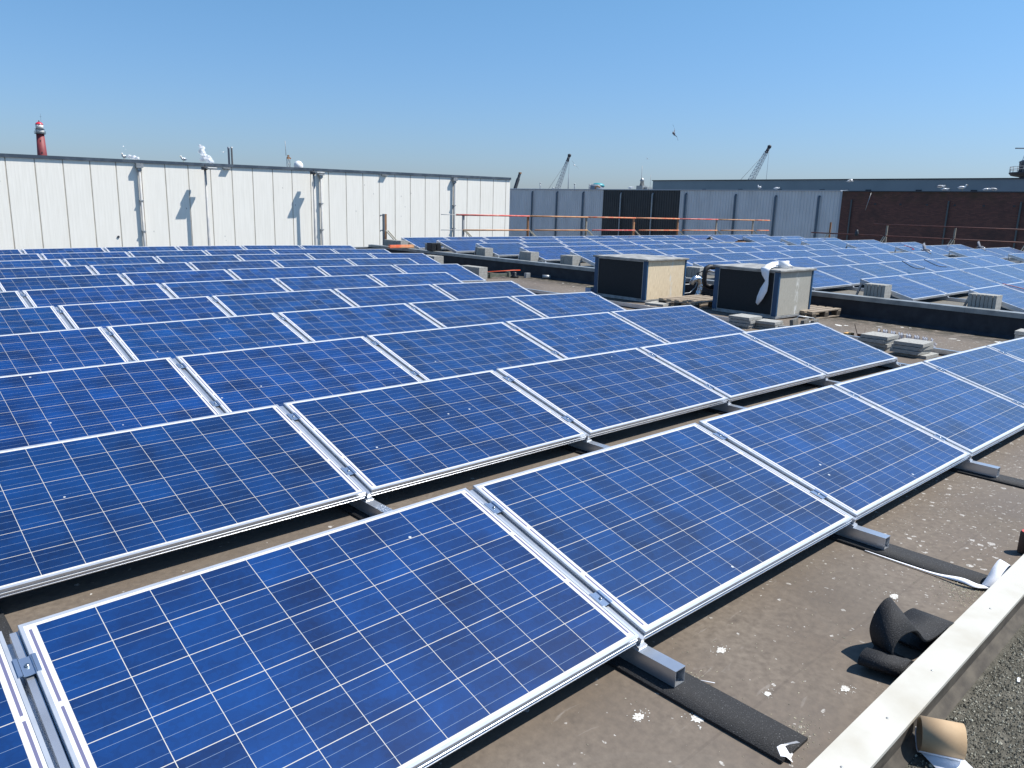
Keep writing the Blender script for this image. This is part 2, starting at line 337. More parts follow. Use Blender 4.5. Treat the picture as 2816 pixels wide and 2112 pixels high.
M_GWING = mat('grey_wing_feathers', (.16,.17,.20), .8); M_GTIP = mat('black_wing_tips', (.02,.02,.025), .8); M_BEAK = mat('yellow_beak', (.6,.4,.05), .6)
M_CABB = mat('black_cable', (.012,.012,.013), .5); M_CABR = mat('red_cable', (.35,.01,.02), .5)
M_GROUND = mat('harbour_ground', (.10,.095,.085), .9, noise=(.05, (.14,.13,.115), .4, .6))
M_GREENST = mat('greenish_steel', (.16,.17,.13), .6, .3, noise=(12, (.09,.09,.07), .4, .7)); M_GREENP = mat('green_carton', (.02,.25,.14), .6)
M_STEELD = mat('dull_pipe', (.13,.125,.11), .7)
M_WIRE = mat('shiny_wire', (.30,.34,.42), .5, .7)
M_TOWER = mat('tower_cladding', (.10,.125,.165), .6)

# ------------------------------------------------------------------ surface maths
U0, PITCH, PV, SH, TILT = -0.97183, 1.78099, 0.00169, 0.01211, 0.27558
STEP = PW + PGAP
def q(u, v): return -.00184*(u-3)**2 - .00026*(v-6)**2 + .00084*(u-3)*(v-6)
def qc(u, v): return q(min(max(u, -2), 12.4), min(max(v, -1.5), 19))
def zl(u, v): return -.028 + qc(u, v)
R_ = dict(u0=12.984, v0=1.8907, p=1.8013, z0=.23, zu=.0014, zv=.0072, zvv=-.0006, sh=-.0017, W=1.6943)
def zr0(u, v): return R_['z0']+R_['zu']*(u-15)+R_['zv']*(v-9)+R_['zvv']*(v-9)**2
def zr(u, v): return zr0(u, v)-.125
def LP(r, K, sd, t):          # left array corner: row, seam number, side, top?
    vb = r*PITCH+PV*r*r; u = U0+K*STEP+sd*PGAP/2; v = vb+t*PL*cos(TILT); z = .1+t*PL*sin(TILT)+q(u, v)
    if r == 0 and K <= 0: z -= .020 + .03*(-K)
    return V((u+SH*vb, v, z))
def RP(r, k, sd, t):
    vb = R_['v0']+r*R_['p']; u = R_['u0']+k*R_['W']+R_['sh']*r+.0164+sd*.0164
    return V((u, vb+t*PL*cos(TILT), zr0(u, vb)+t*PL*sin(TILT)))
def frame_of(P00, P10, P01):
    x = (P10-P00).normalized(); y = (P01-P00); y = (y-x*y.dot(x)).normalized(); z = x.cross(y)
    return Matrix(((x.x,y.x,z.x,P00.x),(x.y,y.y,z.y,P00.y),(x.z,y.z,z.z,P00.z),(0,0,0,1)))
def vis(P, mg=60):
    d = P-CAM; z = d.dot(fwd)
    if z < .2: return False
    x = 1408+2143.7*d.dot(r2)/z; y = 1056-2143.7*d.dot(u2)/z
    return -mg < x < 2816+mg and -mg < y < 2112+mg

# ------------------------------------------------------------------ setting: ground and roofs
b = MB(); b.quad((-3000,-3000,-8), (3000,-3000,-8), (3000,3000,-8), (-3000,3000,-8)); tag(b.build('ground', M_GROUND), kind='structure')
def sheet(name, m, us, vs, zf, kind='structure'):
    b = MB(); n = len(vs)
    for u in us:
        for v in vs: b.v.append((u, v, zf(u, v)))
    for i in range(len(us)-1):
        for j in range(n-1): b.f.append((i*n+j, (i+1)*n+j, (i+1)*n+j+1, i*n+j+1)); b.sm.append(True)
    o = b.build(name, m); tag(o, kind=kind); return o
def lin(a, b, n): return [a+(b-a)*i/n for i in range(n+1)]
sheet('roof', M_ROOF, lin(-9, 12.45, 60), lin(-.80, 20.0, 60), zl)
sheet('far_roof', M_ROOFR, lin(12.45, 36.6, 30), lin(-4, 20.3, 30), zr)
sheet('gravel_roof', M_SOIL, lin(-9, 12.45, 80), lin(-7, -.74, 30), lambda u, v: zl(u, v)-.012)
b = MB(); b.box(-8.9, 36.5, -6.9, 20.2, -8, -.55); tag(b.build('building_walls', M_GREEN), 'low flat-roofed building carrying both solar arrays', 'building')
# loose pebbles on the gravel roof: one mass
rnd = random.Random(3); b = MB()
for i in range(42000):
    u = rnd.uniform(.5, 3.2); v = rnd.uniform(-1.6, -.83)
    if not vis(V((u, v, -.03)), 20): continue
    s = rnd.uniform(.0010, .0034)*(1+rnd.random()**8*1.8); z = zl(u, v)-.010; a = rnd.uniform(0, 6.28); e = rnd.uniform(.5, 1)
    n = len(b.v)
    for k in range(5):
        b.v.append((u+s*cos(a+k*1.256), v+s*e*sin(a+k*1.256), z))
    b.v.append((u+s*.2*cos(a), v+s*.2*sin(a), z+s*rnd.uniform(.7, 1.2)))
    for k in range(5): b.f.append((n+k, n+(k+1)%5, n+5)); b.sm.append(False)
tag(b.build('pebbles', M_PEB), 'small pale pebbles scattered over the dark gravel roof', 'pebbles', kind='stuff')
# sawdust / plaster crumbs on the brown roof near the strips
b = MB()
for cu, cv, sp, n in ((2.29,-.57,.075,500), (2.36,-.50,.07,200), (.80,-.54,.05,160), (1.85,-.55,.03,40), (.78,-.16,.05,70), (1.2,-.3,.5,160), (3.2,-.25,.7,200)):
    for i in range(n):
        u = rnd.gauss(cu, sp); v = rnd.gauss(cv, sp*.6); s = rnd.uniform(.001, .0035); z = zl(u, v)+.0008; a = rnd.uniform(0, 6.28); m = len(b.v)
        if v < -.67: continue
        for k in range(4): b.v.append((u+s*cos(a+k*1.57)*(1.6 if k % 2 else .7), v+s*sin(a+k*1.57)*(1.6 if k % 2 else .7), z))
        b.v.append((u, v, z+s*.6))
        for k in range(4): b.f.append((m+k, m+(k+1)%4, m+4)); b.sm.append(False)
M_CRUMB = mat('pale_crumbs', (.48,.45,.34), .9, noise=(200, (.25,.22,.15), .4, .6))
tag(b.build('crumbs', M_CRUMB), 'pale sawdust and plaster crumbs on the brown roof', 'crumbs', kind='stuff')
# splats (thin real films)
def splat(u, v, r, lab, seed):
    rn = random.Random(seed); b = MB(); n = 26; z = zl(u, v)+.0012
    P = [(u+r*cos(6.283*k/n)*(rn.uniform(.55, 1.1)), v+.7*r*sin(6.283*k/n)*rn.uniform(.55, 1.1), z) for k in range(n)]
    b.quad(*P)
    for k in range(14):
        a = rn.uniform(0, 6.28); d = r*rn.uniform(1.1, 2.0); s = r*rn.uniform(.03, .12); c = (u+d*cos(a), v+.7*d*sin(a))
        b.quad(*[(c[0]+s*cos(j*1.256), c[1]+s*sin(j*1.256)*.8, z) for j in range(5)])
    tag(b.build('white_splat', M_SPLAT), lab, 'bird dropping', 'white droppings on the brown roof')
M_SPLAT = mat('dried_dropping', (.62,.61,.57), .8, noise=(160, (.36,.33,.28), .45, .62))
for i, (u, v, r, l) in enumerate(((1.04,-.13,.026,'large round white dropping beside the nearest rail end'), (1.16,-.54,.024,'oval white dropping left of the curled black rubber'),
      (1.98,-.38,.030,'white dropping between curled black rubber and second rubber strip'), (.50,-.17,.026,'white splash dropping just in front of the nearest panel edge'),
      (.64,-.30,.035,'faint ring-shaped white dropping left of the nearest rubber strip'), (.93,-.38,.018,'small white dropping right of the nearest rubber strip'))):
    splat(u, v, r, l, 40+i)

# ------------------------------------------------------------------ edge beam in front
root = empty('edge_beam', (2, -.74, -.03)); tag(root, 'long cream-topped beam dividing brown roof from gravel, lower right', 'beam')
def vin(u): return -.684+.010*(u-.7)
def vou(u): return -.803+.014*(u-.7)
b = MB(); c = MB()
us = lin(-3, 12.4, 14)
for i in range(14):
    a, e = us[i], us[i+1]; z1, z2 = .052+qc(a,0)*.5, .052+qc(e,0)*.5
    for (A, B, lo, hi, ins) in ((b, 0, .012, 0, 0), (c, 0, .11, .0121, .004)):
        P = [V((a, vou(a)+ins, z1-lo)), V((e, vou(e)+ins, z2-lo)), V((e, vin(e)-ins, z2-lo)), V((a, vin(a)-ins, z1-lo))]
        Q = [V((a, vou(a)+ins, z1-hi)), V((e, vou(e)+ins, z2-hi)), V((e, vin(e)-ins, z2-hi)), V((a, vin(a)-ins, z1-hi))]
        A.quad(*Q); A.quad(P[0], P[1], Q[1], Q[0]); A.quad(P[2], P[3], Q[3], Q[2])
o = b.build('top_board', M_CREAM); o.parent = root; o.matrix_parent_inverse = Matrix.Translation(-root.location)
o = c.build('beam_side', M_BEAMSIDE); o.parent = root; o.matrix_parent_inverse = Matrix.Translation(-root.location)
for u in (.66, .98, 1.36, 2.0, 2.7):
    b = MB(); b.lathe((u, vou(u)+.055, .052+qc(u,0)*.5), [(.0045,0), (.004,.0012), (.001,.0016)], 8)
    o = b.build('screw', M_STEEL); o.parent = root; o.matrix_parent_inverse = Matrix.Translation(-root.location)
# bed lip (sloping kerb foot on the gravel side)
b = MB()
for i in range(14):
    a, e = us[i], us[i+1]
    b.quad((a, vou(a)+.004, -.012+qc(a,0)*.6), (a, vou(a)-.03, zl(a,-.8)-.008), (e, vou(e)-.03, zl(e,-.8)-.008), (e, vou(e)+.004, -.012+qc(e,0)*.6))
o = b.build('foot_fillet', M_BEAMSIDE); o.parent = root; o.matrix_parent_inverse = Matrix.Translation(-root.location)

# ------------------------------------------------------------------ solar panels
def frame_mesh():
    prof = [(.011,-.0015), (.011,.0012), (.001,.0012), (0,0), (0,-.009), (.0035,-.011), (.0035,-.0185), (-.0005,-.020), (-.0005,-.0245), (.003,-.0265), (.003,-.034), (0,-.0355), (0,-.040), (.026,-.040), (.026,-.038), (.004,-.0375)]
    b = MB(); n = len(prof)
    for (cx, cy, sx, sy) in ((0,0,1,1), (PW,0,-1,1), (PW,PL,-1,-1), (0,PL,1,-1)):
        for d, z in prof: b.v.append((cx+sx*d, cy+sy*d, z))
    for k in range(4):
        for j in range(n-1):
            a, c = k*n+j, ((k+1) % 4)*n+j
            b.f.append((a, a+1, c+1, c)); b.sm.append(False)
    return b
def make_panel():
    root = empty('solar_panel')
    frame_mesh().build('frame', M_FRAME, root)
    b = MB(); b.box(.0035, PW-.0035, .0035, PL-.0035, -.0045, -.0008); b.build('cell_face', M_CELL, root)
    b = MB(); b.box(PW/2-.06, PW/2+.06, PL-.16, PL-.05, -.028, -.0065); b.build('junction_box', M_BLK, root)
    return root
proto = make_panel(); used = [False]
def place_panel(M, lab, grp):
    if not used[0]: used[0] = True; o = proto; o.matrix_world = M
    else: o = copy_tree(proto, M)
    tag(o, lab, 'solar panel', grp); return o
REND = [6,5,5,5,5,5,6,6,7,7,7]          # right-hand end seam of each row of the near array
left_cells = []
for r in range(11):
    j = 0
    for K in range(REND[r]-1, -14, -1):
        cs = [LP(r, K, 1, 0), LP(r, K+1, -1, 0), LP(r, K, 1, 1), LP(r, K+1, -1, 1)]; mid = (cs[0]+cs[3])/2
        if not any(vis(p, 40) for p in cs+[mid]): 
            if j: break
            continue
        M = frame_of(cs[0], cs[1], cs[2]); e = ORD[j]; j += 1
        rn = random.Random(r*50+K); M = M @ Matrix.Rotation(rn.gauss(0, .0012), 4, 'X') @ Matrix.Rotation(rn.gauss(0, .0006), 4, 'Y')
        place_panel(M, f'solar panel in the {ORD[r]} row of the near array, {e} from its right end', 'solar panels of the near array'); left_cells.append((r, K))
RROWS = {0: list(range(0,5)), 1: list(range(0,8)), 2: list(range(0,8))+[9,10,11], 3: list(range(0,8))+[9,10,11,12], 4: list(range(0,8))+[9,10,11,12], 5: list(range(0,8))+[9,10,11,12],
         6: list(range(0,8))+[9,10,11,12], 7: list(range(0,7))+[10,11,12], 8: list(range(0,7))+[10,11,12], 9: list(range(0,13))}
right_cells = []
for r, ks in RROWS.items():
    for j, k in enumerate(ks):
        cs = [RP(r, k, 1, 0), RP(r, k+1, -1, 0), RP(r, k, 1, 1), RP(r, k+1, -1, 1)]
        if not any(vis(p, 40) for p in cs): continue
        M = frame_of(cs[0], cs[1], cs[2]); rn = random.Random(r*90+k)
        M = M @ Matrix.Rotation(rn.gauss(0, .002), 4, 'X') @ Matrix.Rotation(rn.gauss(0, .001), 4, 'Y')
        place_panel(M, f'solar panel in the {ORD[r]} row of the far array, {ORD[j]} from its left end', 'solar panels of the far array'); right_cells.append((r, k))

# ------------------------------------------------------------------ supports
def beam3(b, a, e, wd, ht): b.bar(a, e, wd, ht)
def base_rail(cu, v0, v1, zf, lab, grp):
    b = MB(); n = max(2, int((v1-v0)/1.5)); vs = lin(v0, v1, n); h = .030; t = .003
    for i in range(n):
        a, e = V((cu(vs[i]), vs[i], zf(cu(vs[i]), vs[i]))), V((cu(vs[i+1]), vs[i+1], zf(cu(vs[i+1]), vs[i+1])))
        for dx, dz, wd, ht in ((-.0265,0,t,.060), (.0265,0,t,.060), (0,.0285,.050,t), (0,-.0285,.050,t)):
            o = V((dx, 0, dz)); b.bar(a+o, e+o, wd, ht)
    tag(b.build('base_rail', M_ALU), lab, 'rail', grp)
def strip(cu, v0, v1, zf, lab, grp, w=.16):
    n = max(2, int((v1-v0)/1.0)); vs = lin(v0, v1, n); b = MB()
    b.ribbon([(cu(v), v, zf(cu(v), v)) for v in vs], [(w/2, 0, 0)]*(n+1), .010)
    tag(b.build('rubber_strip', M_RUB), lab, 'rubber strip', grp)
lu = lambda K: (lambda v: U0+K*STEP+SH*max(v, 0))
for K in range(-1, 8):
    r0 = min(r for r in range(11) if REND[r] >= K); 
    r1 = 10
    v0 = LP(r0, K, 0, 0).y-.166; v1 = 19.0
    nm = ORD[7-K] if K < 8 else ''
    base_rail(lu(K), v0, v1, lambda u, v: zl(u, v)+.0105+.030+.004, f'aluminium base rail under the near array, {ORD[7-K]} from its right side', 'base rails under the near array')
    strip(lu(K), {0: -.5, 1: -.585, 2: -.66, 3: -.67, 4: -.67}.get(K, v0-.25), v1, lambda u, v: zl(u, v)+.0065, f'black rubber strip beneath the {ORD[7-K]} base rail of the near array', 'rubber strips under the base rails')
for k in range(0, 14):
    cu = lambda v, k=k: R_['u0']+k*R_['W']+.0164-(0 if k else -.02)
    base_rail(cu, 1.5, 19.3, lambda u, v: zr(u, v)+.031, f'aluminium base rail under the far array, {ORD[k]} from the low parapet', 'base rails under the far array')
# support triangles
def make_support():
    root = empty('panel_support')
    b = MB(); b.box(-.022, .022, -.02, PL-.02, -.075, -.041); b.box(-.010, .010, -.01, PL-.01, -.0405, -.012); b.build('sloped_rail', M_ALU, root)
    b = MB(); b.box(-.024, .024, -.035, .012, -.058, -.050); b.box(-.024, .024, .004, .010, -.050, -.030); b.box(-.024, .024, -.075, -.034, -.0565, -.0535); b.build('foot_bracket', M_FRAME, root)
    for y in (.17, .79):
        b = MB(); b.box(-.0175, .0175, y, y+.07, -.004, -.0015); b.box(-.028, -.016, y, y+.07, .0014, .0045); b.box(.016, .028, y, y+.07, .0014, .0045)
        b.box(-.0175, -.0150, y, y+.07, -.004, .0045); b.box(.0150, .0175, y, y+.07, -.004, .0045); cl = b.build('mid_clamp', M_CLAMP, root)
        b = MB(); b.lathe((0, y+.035, -.0015), [(.0065,0), (.0065,.005), (.004,.007)], 8); b.build('bolt', M_BOLT, cl)
    for x in (-.012, .012):
        b = MB(); b.lathe((x, -.055, -.0535), [(.005,0), (.005,.004), (.002,.005)], 8); b.build('rivet', M_BOLT, root)
    return root
sup = make_support(); sup_used = [False]
def leg_mesh(top, bot, parent, Minv):
    b = MB(); b.bar(Minv @ top, Minv @ bot, .04, .03, up=(0,1,0)); return b.build('back_leg', M_ALU, parent)
def place_support(P0, P1, zbase, lab, grp):
    y = (P1-P0).normalized(); x = V((1,0,0)); x = (x-y*x.dot(y)).normalized(); z = x.cross(y)
    M = Matrix(((x.x,y.x,z.x,P0.x),(x.y,y.y,z.y,P0.y),(x.z,y.z,z.z,P0.z),(0,0,0,1)))
    if not sup_used[0]: sup_used[0] = True; o = sup; o.matrix_world = M
    else: o = copy_tree(sup, M)
    top = P1-z*.06-y*.05; bot = V((P1.x, P1.y+.05, zbase+.06)); leg_mesh(top, bot, o, M.inverted())
    tag(o, lab, 'panel support', grp)
for r in range(11):
    ks = [K for rr, K in left_cells if rr == r]; seams = sorted(set(ks) | {k+1 for k in ks}, reverse=True)
    for j, K in enumerate(seams):
        P0, P1 = LP(r, K, 0, 0), LP(r, K, 0, 1)
        if K == REND[r]: P0 = P0-V((.030,0,0)); P1 = P1-V((.030,0,0))
        if K == -1 or not (vis(P0, 200) or vis(P1, 200)): pass
        if K == REND[r]:
            place_support(P0-V((0,0,.004)), P1-V((0,0,.004)), zl(P1.x, P1.y)+.0145, f'aluminium support under the right end of the {ORD[r]} near-array row', 'supports of the near array')
        else: place_support(P0, P1, zl(P1.x, P1.y)+.0145, f'aluminium support in the {ORD[r]} near-array row, {ORD[j-1]} gap from its right end', 'supports of the near array')
for r, ks in RROWS.items():
    kk = [k for rr, k in right_cells if rr == r]; seams = sorted(set(kk) | {k+1 for k in kk})
    for j, k in enumerate(seams):
        P0, P1 = RP(r, k, 0, 0), RP(r, k, 0, 1)
        sh = .05 if k not in kk or k-1 not in kk else 0
        if sh: sgn = 1 if k in kk else -1; P0 = P0+V((.03*sgn,0,-.004)); P1 = P1+V((.03*sgn,0,-.004))
        place_support(P0, P1, zr(P1.x, P1.y), f'aluminium support in the {ORD[r]} far-array row, {ORD[j]} from the low parapet', 'supports of the far array')

# ------------------------------------------------------------------ parapet between the roofs
root = empty('low_parapet', (12.46, 9, 0)); tag(root, 'low black parapet with grey metal coping between the two roofs', 'parapet')
vs = lin(-6.5, 20.0, 26); b = MB(); c = MB()
zc = lambda v: .168+.0042*max(v, 0)
for i in range(26):
    a, e = vs[i], vs[i+1]
    P = lambda u, v, z: (u, v, z)
    b.quad(P(12.42,a,zl(12.3,a)-.2), P(12.42,a,zc(a)-.004), P(12.42,e,zc(e)-.004), P(12.42,e,zl(12.3,e)-.2)); b.quad(P(12.52,a,zr(12.5,a)-.2), P(12.52,e,zr(12.5,e)-.2), P(12.52,e,zc(e)-.004), P(12.52,a,zc(a)-.004))
    b.quad(P(12.42,a,zl(12.4,a)+.045), P(12.36,a,zl(12.36,a)+.002), P(12.36,e,zl(12.36,e)+.002), P(12.42,e,zl(12.4,e)+.045))
    sec = [(12.395,-.078), (12.398,-.078), (12.398,-.003), (12.402,0), (12.538,.006), (12.542,.003), (12.542,-.05), (12.539,-.05), (12.539,-.004), (12.405,-.009), (12.404,-.078)]
    for k in range(len(sec)-1):
        (x0, z0), (x1, z1) = sec[k], sec[k+1]; g = .0015
        c.quad((x0,a+g,zc(a)+z0), (x0,e-g,zc(e)+z0), (x1,e-g,zc(e)+z1), (x1,a+g,zc(a)+z1))
for o in (b.build('upstand', M_BITUM), c.build('coping', M_COPE)): o.parent = root; o.matrix_parent_inverse = Matrix.Translation(-root.location)
for i, v in enumerate(lin(1.2, 19.2, 18)):
    b = MB(); b.lathe((12.425, v, zc(v)+.001), [(.006,0), (.006,.004), (.002,.006)], 8); o = b.build('coping_screw', M_STEEL); o.parent = root; o.matrix_parent_inverse = Matrix.Translation(-root.location)
# far edge parapet
root = empty('far_edge_parapet', (14, 20.1, 0)); tag(root, 'low grey edge parapet behind the last row of panels', 'parapet')
b = MB(); b.box(-9, 36.6, 20.0, 20.14, -.6, .155); b.box(36.45, 36.6, -4, 19.99, -.6, .155); o = b.build('upstand', M_BITUM); o.parent = root; o.matrix_parent_inverse = Matrix.Translation(-root.location)
b = MB(); b.box(-9, 36.62, 19.97, 20.16, .158, .172); b.box(36.43, 36.62, -4, 19.96, .158, .172); o = b.build('coping', M_COPE); o.parent = root; o.matrix_parent_inverse = Matrix.Translation(-root.location)

# ------------------------------------------------------------------ concrete slabs
def slab_mesh(a, b_, t):
    rn = random.Random(int(a*1000+t*7919)); m = MB(); m.box(0, a, 0, b_, 0, t); return m
sl_stand = None
def standing(blocks):
    global sl_stand
    for name, u, v0, v1, w, zb, h, n, where in blocks:
        t = (v1-v0)/n; rn = random.Random(int(v0*100))
        for i in range(n):
            if sl_stand is None:
                sl_stand = MB().box(0, 1, 0, 1, 0, 1).build('concrete_slab', M_CONC, bevel=.004); o = sl_stand
            else: o = sl_stand.copy(); col.objects.link(o)
            tt = t-rn.uniform(.006, .013); o.scale = (w, tt, h-rn.uniform(0, .004))
            o.location = (u+rn.uniform(-.006, .006), v0+i*t, zb); o.rotation_euler = (rn.uniform(-.015, .0), 0, rn.uniform(-.015, .015))
            tag(o, f'concrete slab on edge, {ORD[i]} from near end of {where}', 'concrete slab', 'concrete ballast slabs standing on edge')
NB = [(2.33,2.74,7,0), (4.06,4.43,6,1), (6.0,6.4,6,2), (7.85,8.24,6,3), (9.66,10.05,6,4), (11.46,11.87,7,5), (12.91,13.33,6,6), (14.68,15.06,6,7), (16.98,17.40,6,8), (18.64,19.56,12,9)]
standing([('', 12.69, v0, v1, .29, zr(12.8, v0)+.012, .35-zr(12.8, v0)+.008+.0055*min(v0, 11), n, f"the far array's {ORD[r]}-row ballast") for v0, v1, n, r in NB])
standing([('', 10.23, 12.03, 12.75, .25, -.10, .285, 11, 'the ballast beside near-array row six'), ('', 11.50, 15.38, 16.05, .32, -.115, .31, 10, 'ballast beside near-array row eight')])
flat_proto = None
def flat_stack(cx, cy, zb, n, where, rz=0, a=.37, b_=.34, t=.047, seed=1, off=None):
    global flat_proto
    rn = random.Random(seed)
    names = {1: ['sole'], 2: ['bottom', 'top'], 3: ['bottom', 'middle', 'top'], 4: ['bottom', 'second', 'third', 'top'], 5: ['bottom', 'second', 'third', 'fourth', 'top']}[n]
    for i in range(n):
        if flat_proto is None: flat_proto = MB().box(-.5, .5, -.5, .5, 0, 1).build('paving_slab', M_CONC, bevel=.0035); o = flat_proto
        else: o = flat_proto.copy(); col.objects.link(o)
        o.scale = (a, b_, t-.006); dx, dy = (off[i] if off else (rn.uniform(-.02,.02), rn.uniform(-.015,.015)))
        o.location = (cx+dx, cy+dy, zb+i*t); o.rotation_euler = (0, 0, rz+rn.uniform(-.07, .07))
        tag(o, f'{names[i]} flat concrete slab of {where}', 'concrete slab', 'flat-lying concrete slabs')
flat_stack(9.06, 4.58, -.118, 4, 'the stack in front of the mesh-faced cooling unit', .06, seed=2)
flat_stack(9.24, 4.28, -.118, 3, 'the lower stack right of the cooling-unit stack', .05, a=.30, b_=.30, seed=5)
flat_stack(8.98, 2.58, -.115, 4, 'the left stack beside the brown carton', -.03, seed=8, off=[(.03,.0),(0,0),(-.02,.01),(0,0)])
flat_stack(8.76, 2.06, -.112, 4, 'the right stack below the wire coils', -.03, seed=9, off=[(.05,-.03),(-.02,.04),(0,.03),(0,.02)])
flat_stack(10.26, 7.02, -.125, 1, 'the pad before the beige-faced cooling unit', .1, a=.44, b_=.36, t=.055, seed=11)
flat_stack(10.92, 1.36, -.165, 5, 'the stack cut off by the right picture edge', .1, a=.36, b_=.34, t=.055, seed=12)
# dark standing slabs + bracket in front of the second unit
for i, (u, v) in enumerate(((9.52,4.03), (9.60,3.90), (9.70,3.80))):
    o = MB().box(-.16, .16, -.025, .025, 0, .165).build('concrete_slab', M_CONCD, bevel=.004); o.location = (u, v, -.115); o.rotation_euler = (-.12, 0, .25)
    tag(o, ['dark slab leaning nearest the lower slab stack','dark slab leaning between two others by cooling unit','dark leaning slab farthest from the slab stacks'][i], 'concrete slab', 'dark leaning slabs')
b = MB(); b.tube([(9.70,4.10,.04), (9.72,4.08,.07), (9.98,3.98,.03), (10.05,3.96,-.01), (10.05,3.96,-.13)], .011, 8); b.tube([(9.95,4.15,-.07), (10.55,4.25,-.10)], .018, 8)
tag(b.build('metal_bracket', M_STEEL), 'bent metal tube bracket lying by the mesh-faced cooling unit', 'bracket')

# small ballast blocks among the far array
def brickblock(u, v, z, a, b_, h, lab, m=None, cat='concrete block', rz=.02):
    o = MB().box(-a/2, a/2, -b_/2, b_/2, 0, h).build('concrete_block', m or M_CONC, bevel=.006); o.location = (u, v, z); o.rotation_euler = (0,0,rz); return tag(o, lab, cat, 'ballast blocks inside the far array')
brickblock(25.6, 17.5, .13, .45, .3, .26, 'concrete block in the gap left of the bagged block'); brickblock(27.3, 17.2, .13, .5, .35, .26, 'concrete block carrying a black bag, far array gap')
brickblock(28.7, 16.6, .13, .25, .35, .25, 'brown block right of the black-bagged one', M_TIMB); brickblock(30.3, 17.0, .13, .6, .35, .26, 'concrete block beside black block in far array gap')
brickblock(29.7, 17.15, .13, .2, .3, .28, 'black block at the left of a concrete one', M_BLK); brickblock(29.8, 14.1, .14, .5, .3, .25, 'left concrete block at the start of a short far row'); brickblock(30.5, 14.0, .14, .3, .3, .25, 'right concrete block at start of short far row')
b = MB(); rn = random.Random(5); b.lathe((27.3, 17.2, .395), [(.10,0), (.16,.04), (.13,.09), (.06,.13), (.02,.16)], 10); tag(b.build('black_bag', M_BLK), 'small black bag on a block in the far array', 'bag')

# ------------------------------------------------------------------ cooling units
def unit(name, origin, W, D, H, rz, finm, lab):
    root = empty(name, origin, rz); tag(root, lab, 'cooling unit', 'rooftop cooling units')
    z0, z1 = .06, H-.045; p = .085
    b = MB(); b.box(-.03, W+.03, -.03, D+.03, H-.045, H-.012); b.build('lid', M_TOPG, root, .006)
    b = MB(); b.quad((-.02,-.02,H-.0115), (W+.02,-.02,H-.0115), (W*.5,D*.5,H+.012), (W*.5,D*.5,H+.012)); b.quad((W+.02,-.02,H-.0115), (W+.02,D+.02,H-.0115), (W*.5,D*.5,H+.012)); b.quad((W+.02,D+.02,H-.0115), (-.02,D+.02,H-.0115), (W*.5,D*.5,H+.012)); b.quad((-.02,D+.02,H-.0115), (-.02,-.02,H-.0115), (W*.5,D*.5,H+.012)); b.f[0] = (0,1,2); b.build('lid_crown', M_TOPG, root)
    for x in (0, W-p*.5):
        for y in (0, D-p):
            b = MB(); b.box(x, x+p*.5, y, y+p, z0, z1-.002); b.build('corner_post', M_BLUE, root, .004)
    b = MB(); b.box(0, W, 0, D, .02, z0-.002); b.build('base_frame', M_STEEL, root, .003)
    b = MB(); b.box(.013, .03, p+.012, D-p-.012, z0+.02, z1-.02); b.build('coil_face', M_COIL, root)
    b = MB()
    for y0, y1, za, zb in ((p+.002, p+.012, z0, z1-.002), (D-p-.012, D-p-.002, z0, z1-.002), (p+.0125, D-p-.0125, z0, z0+.018), (p+.0125, D-p-.0125, z1-.02, z1-.004)): b.box(.006, .03, y0, y1, za, zb)
    b.build('coil_trim', M_STEEL, root)
    b = MB(); b.box(p*.5+.002, W-p*.5-.002, .012, .03, z0+.004, z1-.004); b.build('fin_face', finm, root)
    b = MB(); b.box(.04, W-.012, .04, D-.02, z0, z1-.006); b.build('inner_casing', M_DARKM, root)
    for x in (.05, W-.15):
        for y in (.05, D-.15): b = MB(); b.box(x, x+.1, y, y+.1, -.02, .018); b.build('foot', M_CONCD, root)
    return root
unit('cooling_unit', (10.22, 7.33, -.125), 1.20, 1.28, .815, -.02, M_FIN1, 'blue-framed cooling unit with sunlit beige fins, left of the two')
unit('cooling_unit', (10.47, 4.86, -.150), 1.10, 1.23, .825, -.03, M_FIN2, 'blue-framed cooling unit with grey mesh side and white paper on top')
# insulated pipes
b = MB(); P = [(10.85,6.28,.60), (10.68,6.32,.605), (10.60,6.33,.58), (10.58,6.34,.50), (10.58,6.34,.36), (10.60,6.33,.29), (10.68,6.30,.26), (10.80,6.20,.25)]
b.tube(P, .045, 12); tag(b.build('insulated_pipe', M_PIPEB), 'thick black insulated pipe looping behind the mesh-faced unit', 'pipe')
b = MB(); b.tube([(10.95,6.3,.50), (10.78,6.5,.52), (10.72,6.6,.46), (10.75,6.5,.42)], .010, 8); tag(b.build('thin_pipe', M_CABB), 'thin black hose inside the loop of insulated pipe', 'hose')
b = MB(); b.tube([(11.83,7.45,.15), (11.84,7.42,.22), (11.90,7.40,.265), (11.98,7.38,.26), (12.03,7.36,.18), (12.02,7.36,.05), (11.98,7.38,-.08), (11.95,7.40,-.16)], [.05,.055,.06,.065,.06,.055,.06,.07], 14)
tag(b.build('foil_duct', M_FOIL), 'crumpled silver foil duct standing between the cooling units', 'duct')
b = MB(); b.tube([(11.42,7.42,.16), (11.75,7.44,.15), (11.86,7.42,.20)], .009, 8); b.tube([(11.42,7.42,-.02), (11.78,7.44,-.02), (11.90,7.40,.08), (11.93,7.38,.18)], .009, 8)
tag(b.build('copper_pipes', M_STEEL), 'pair of thin metal pipes from beige unit to foil duct', 'pipes')
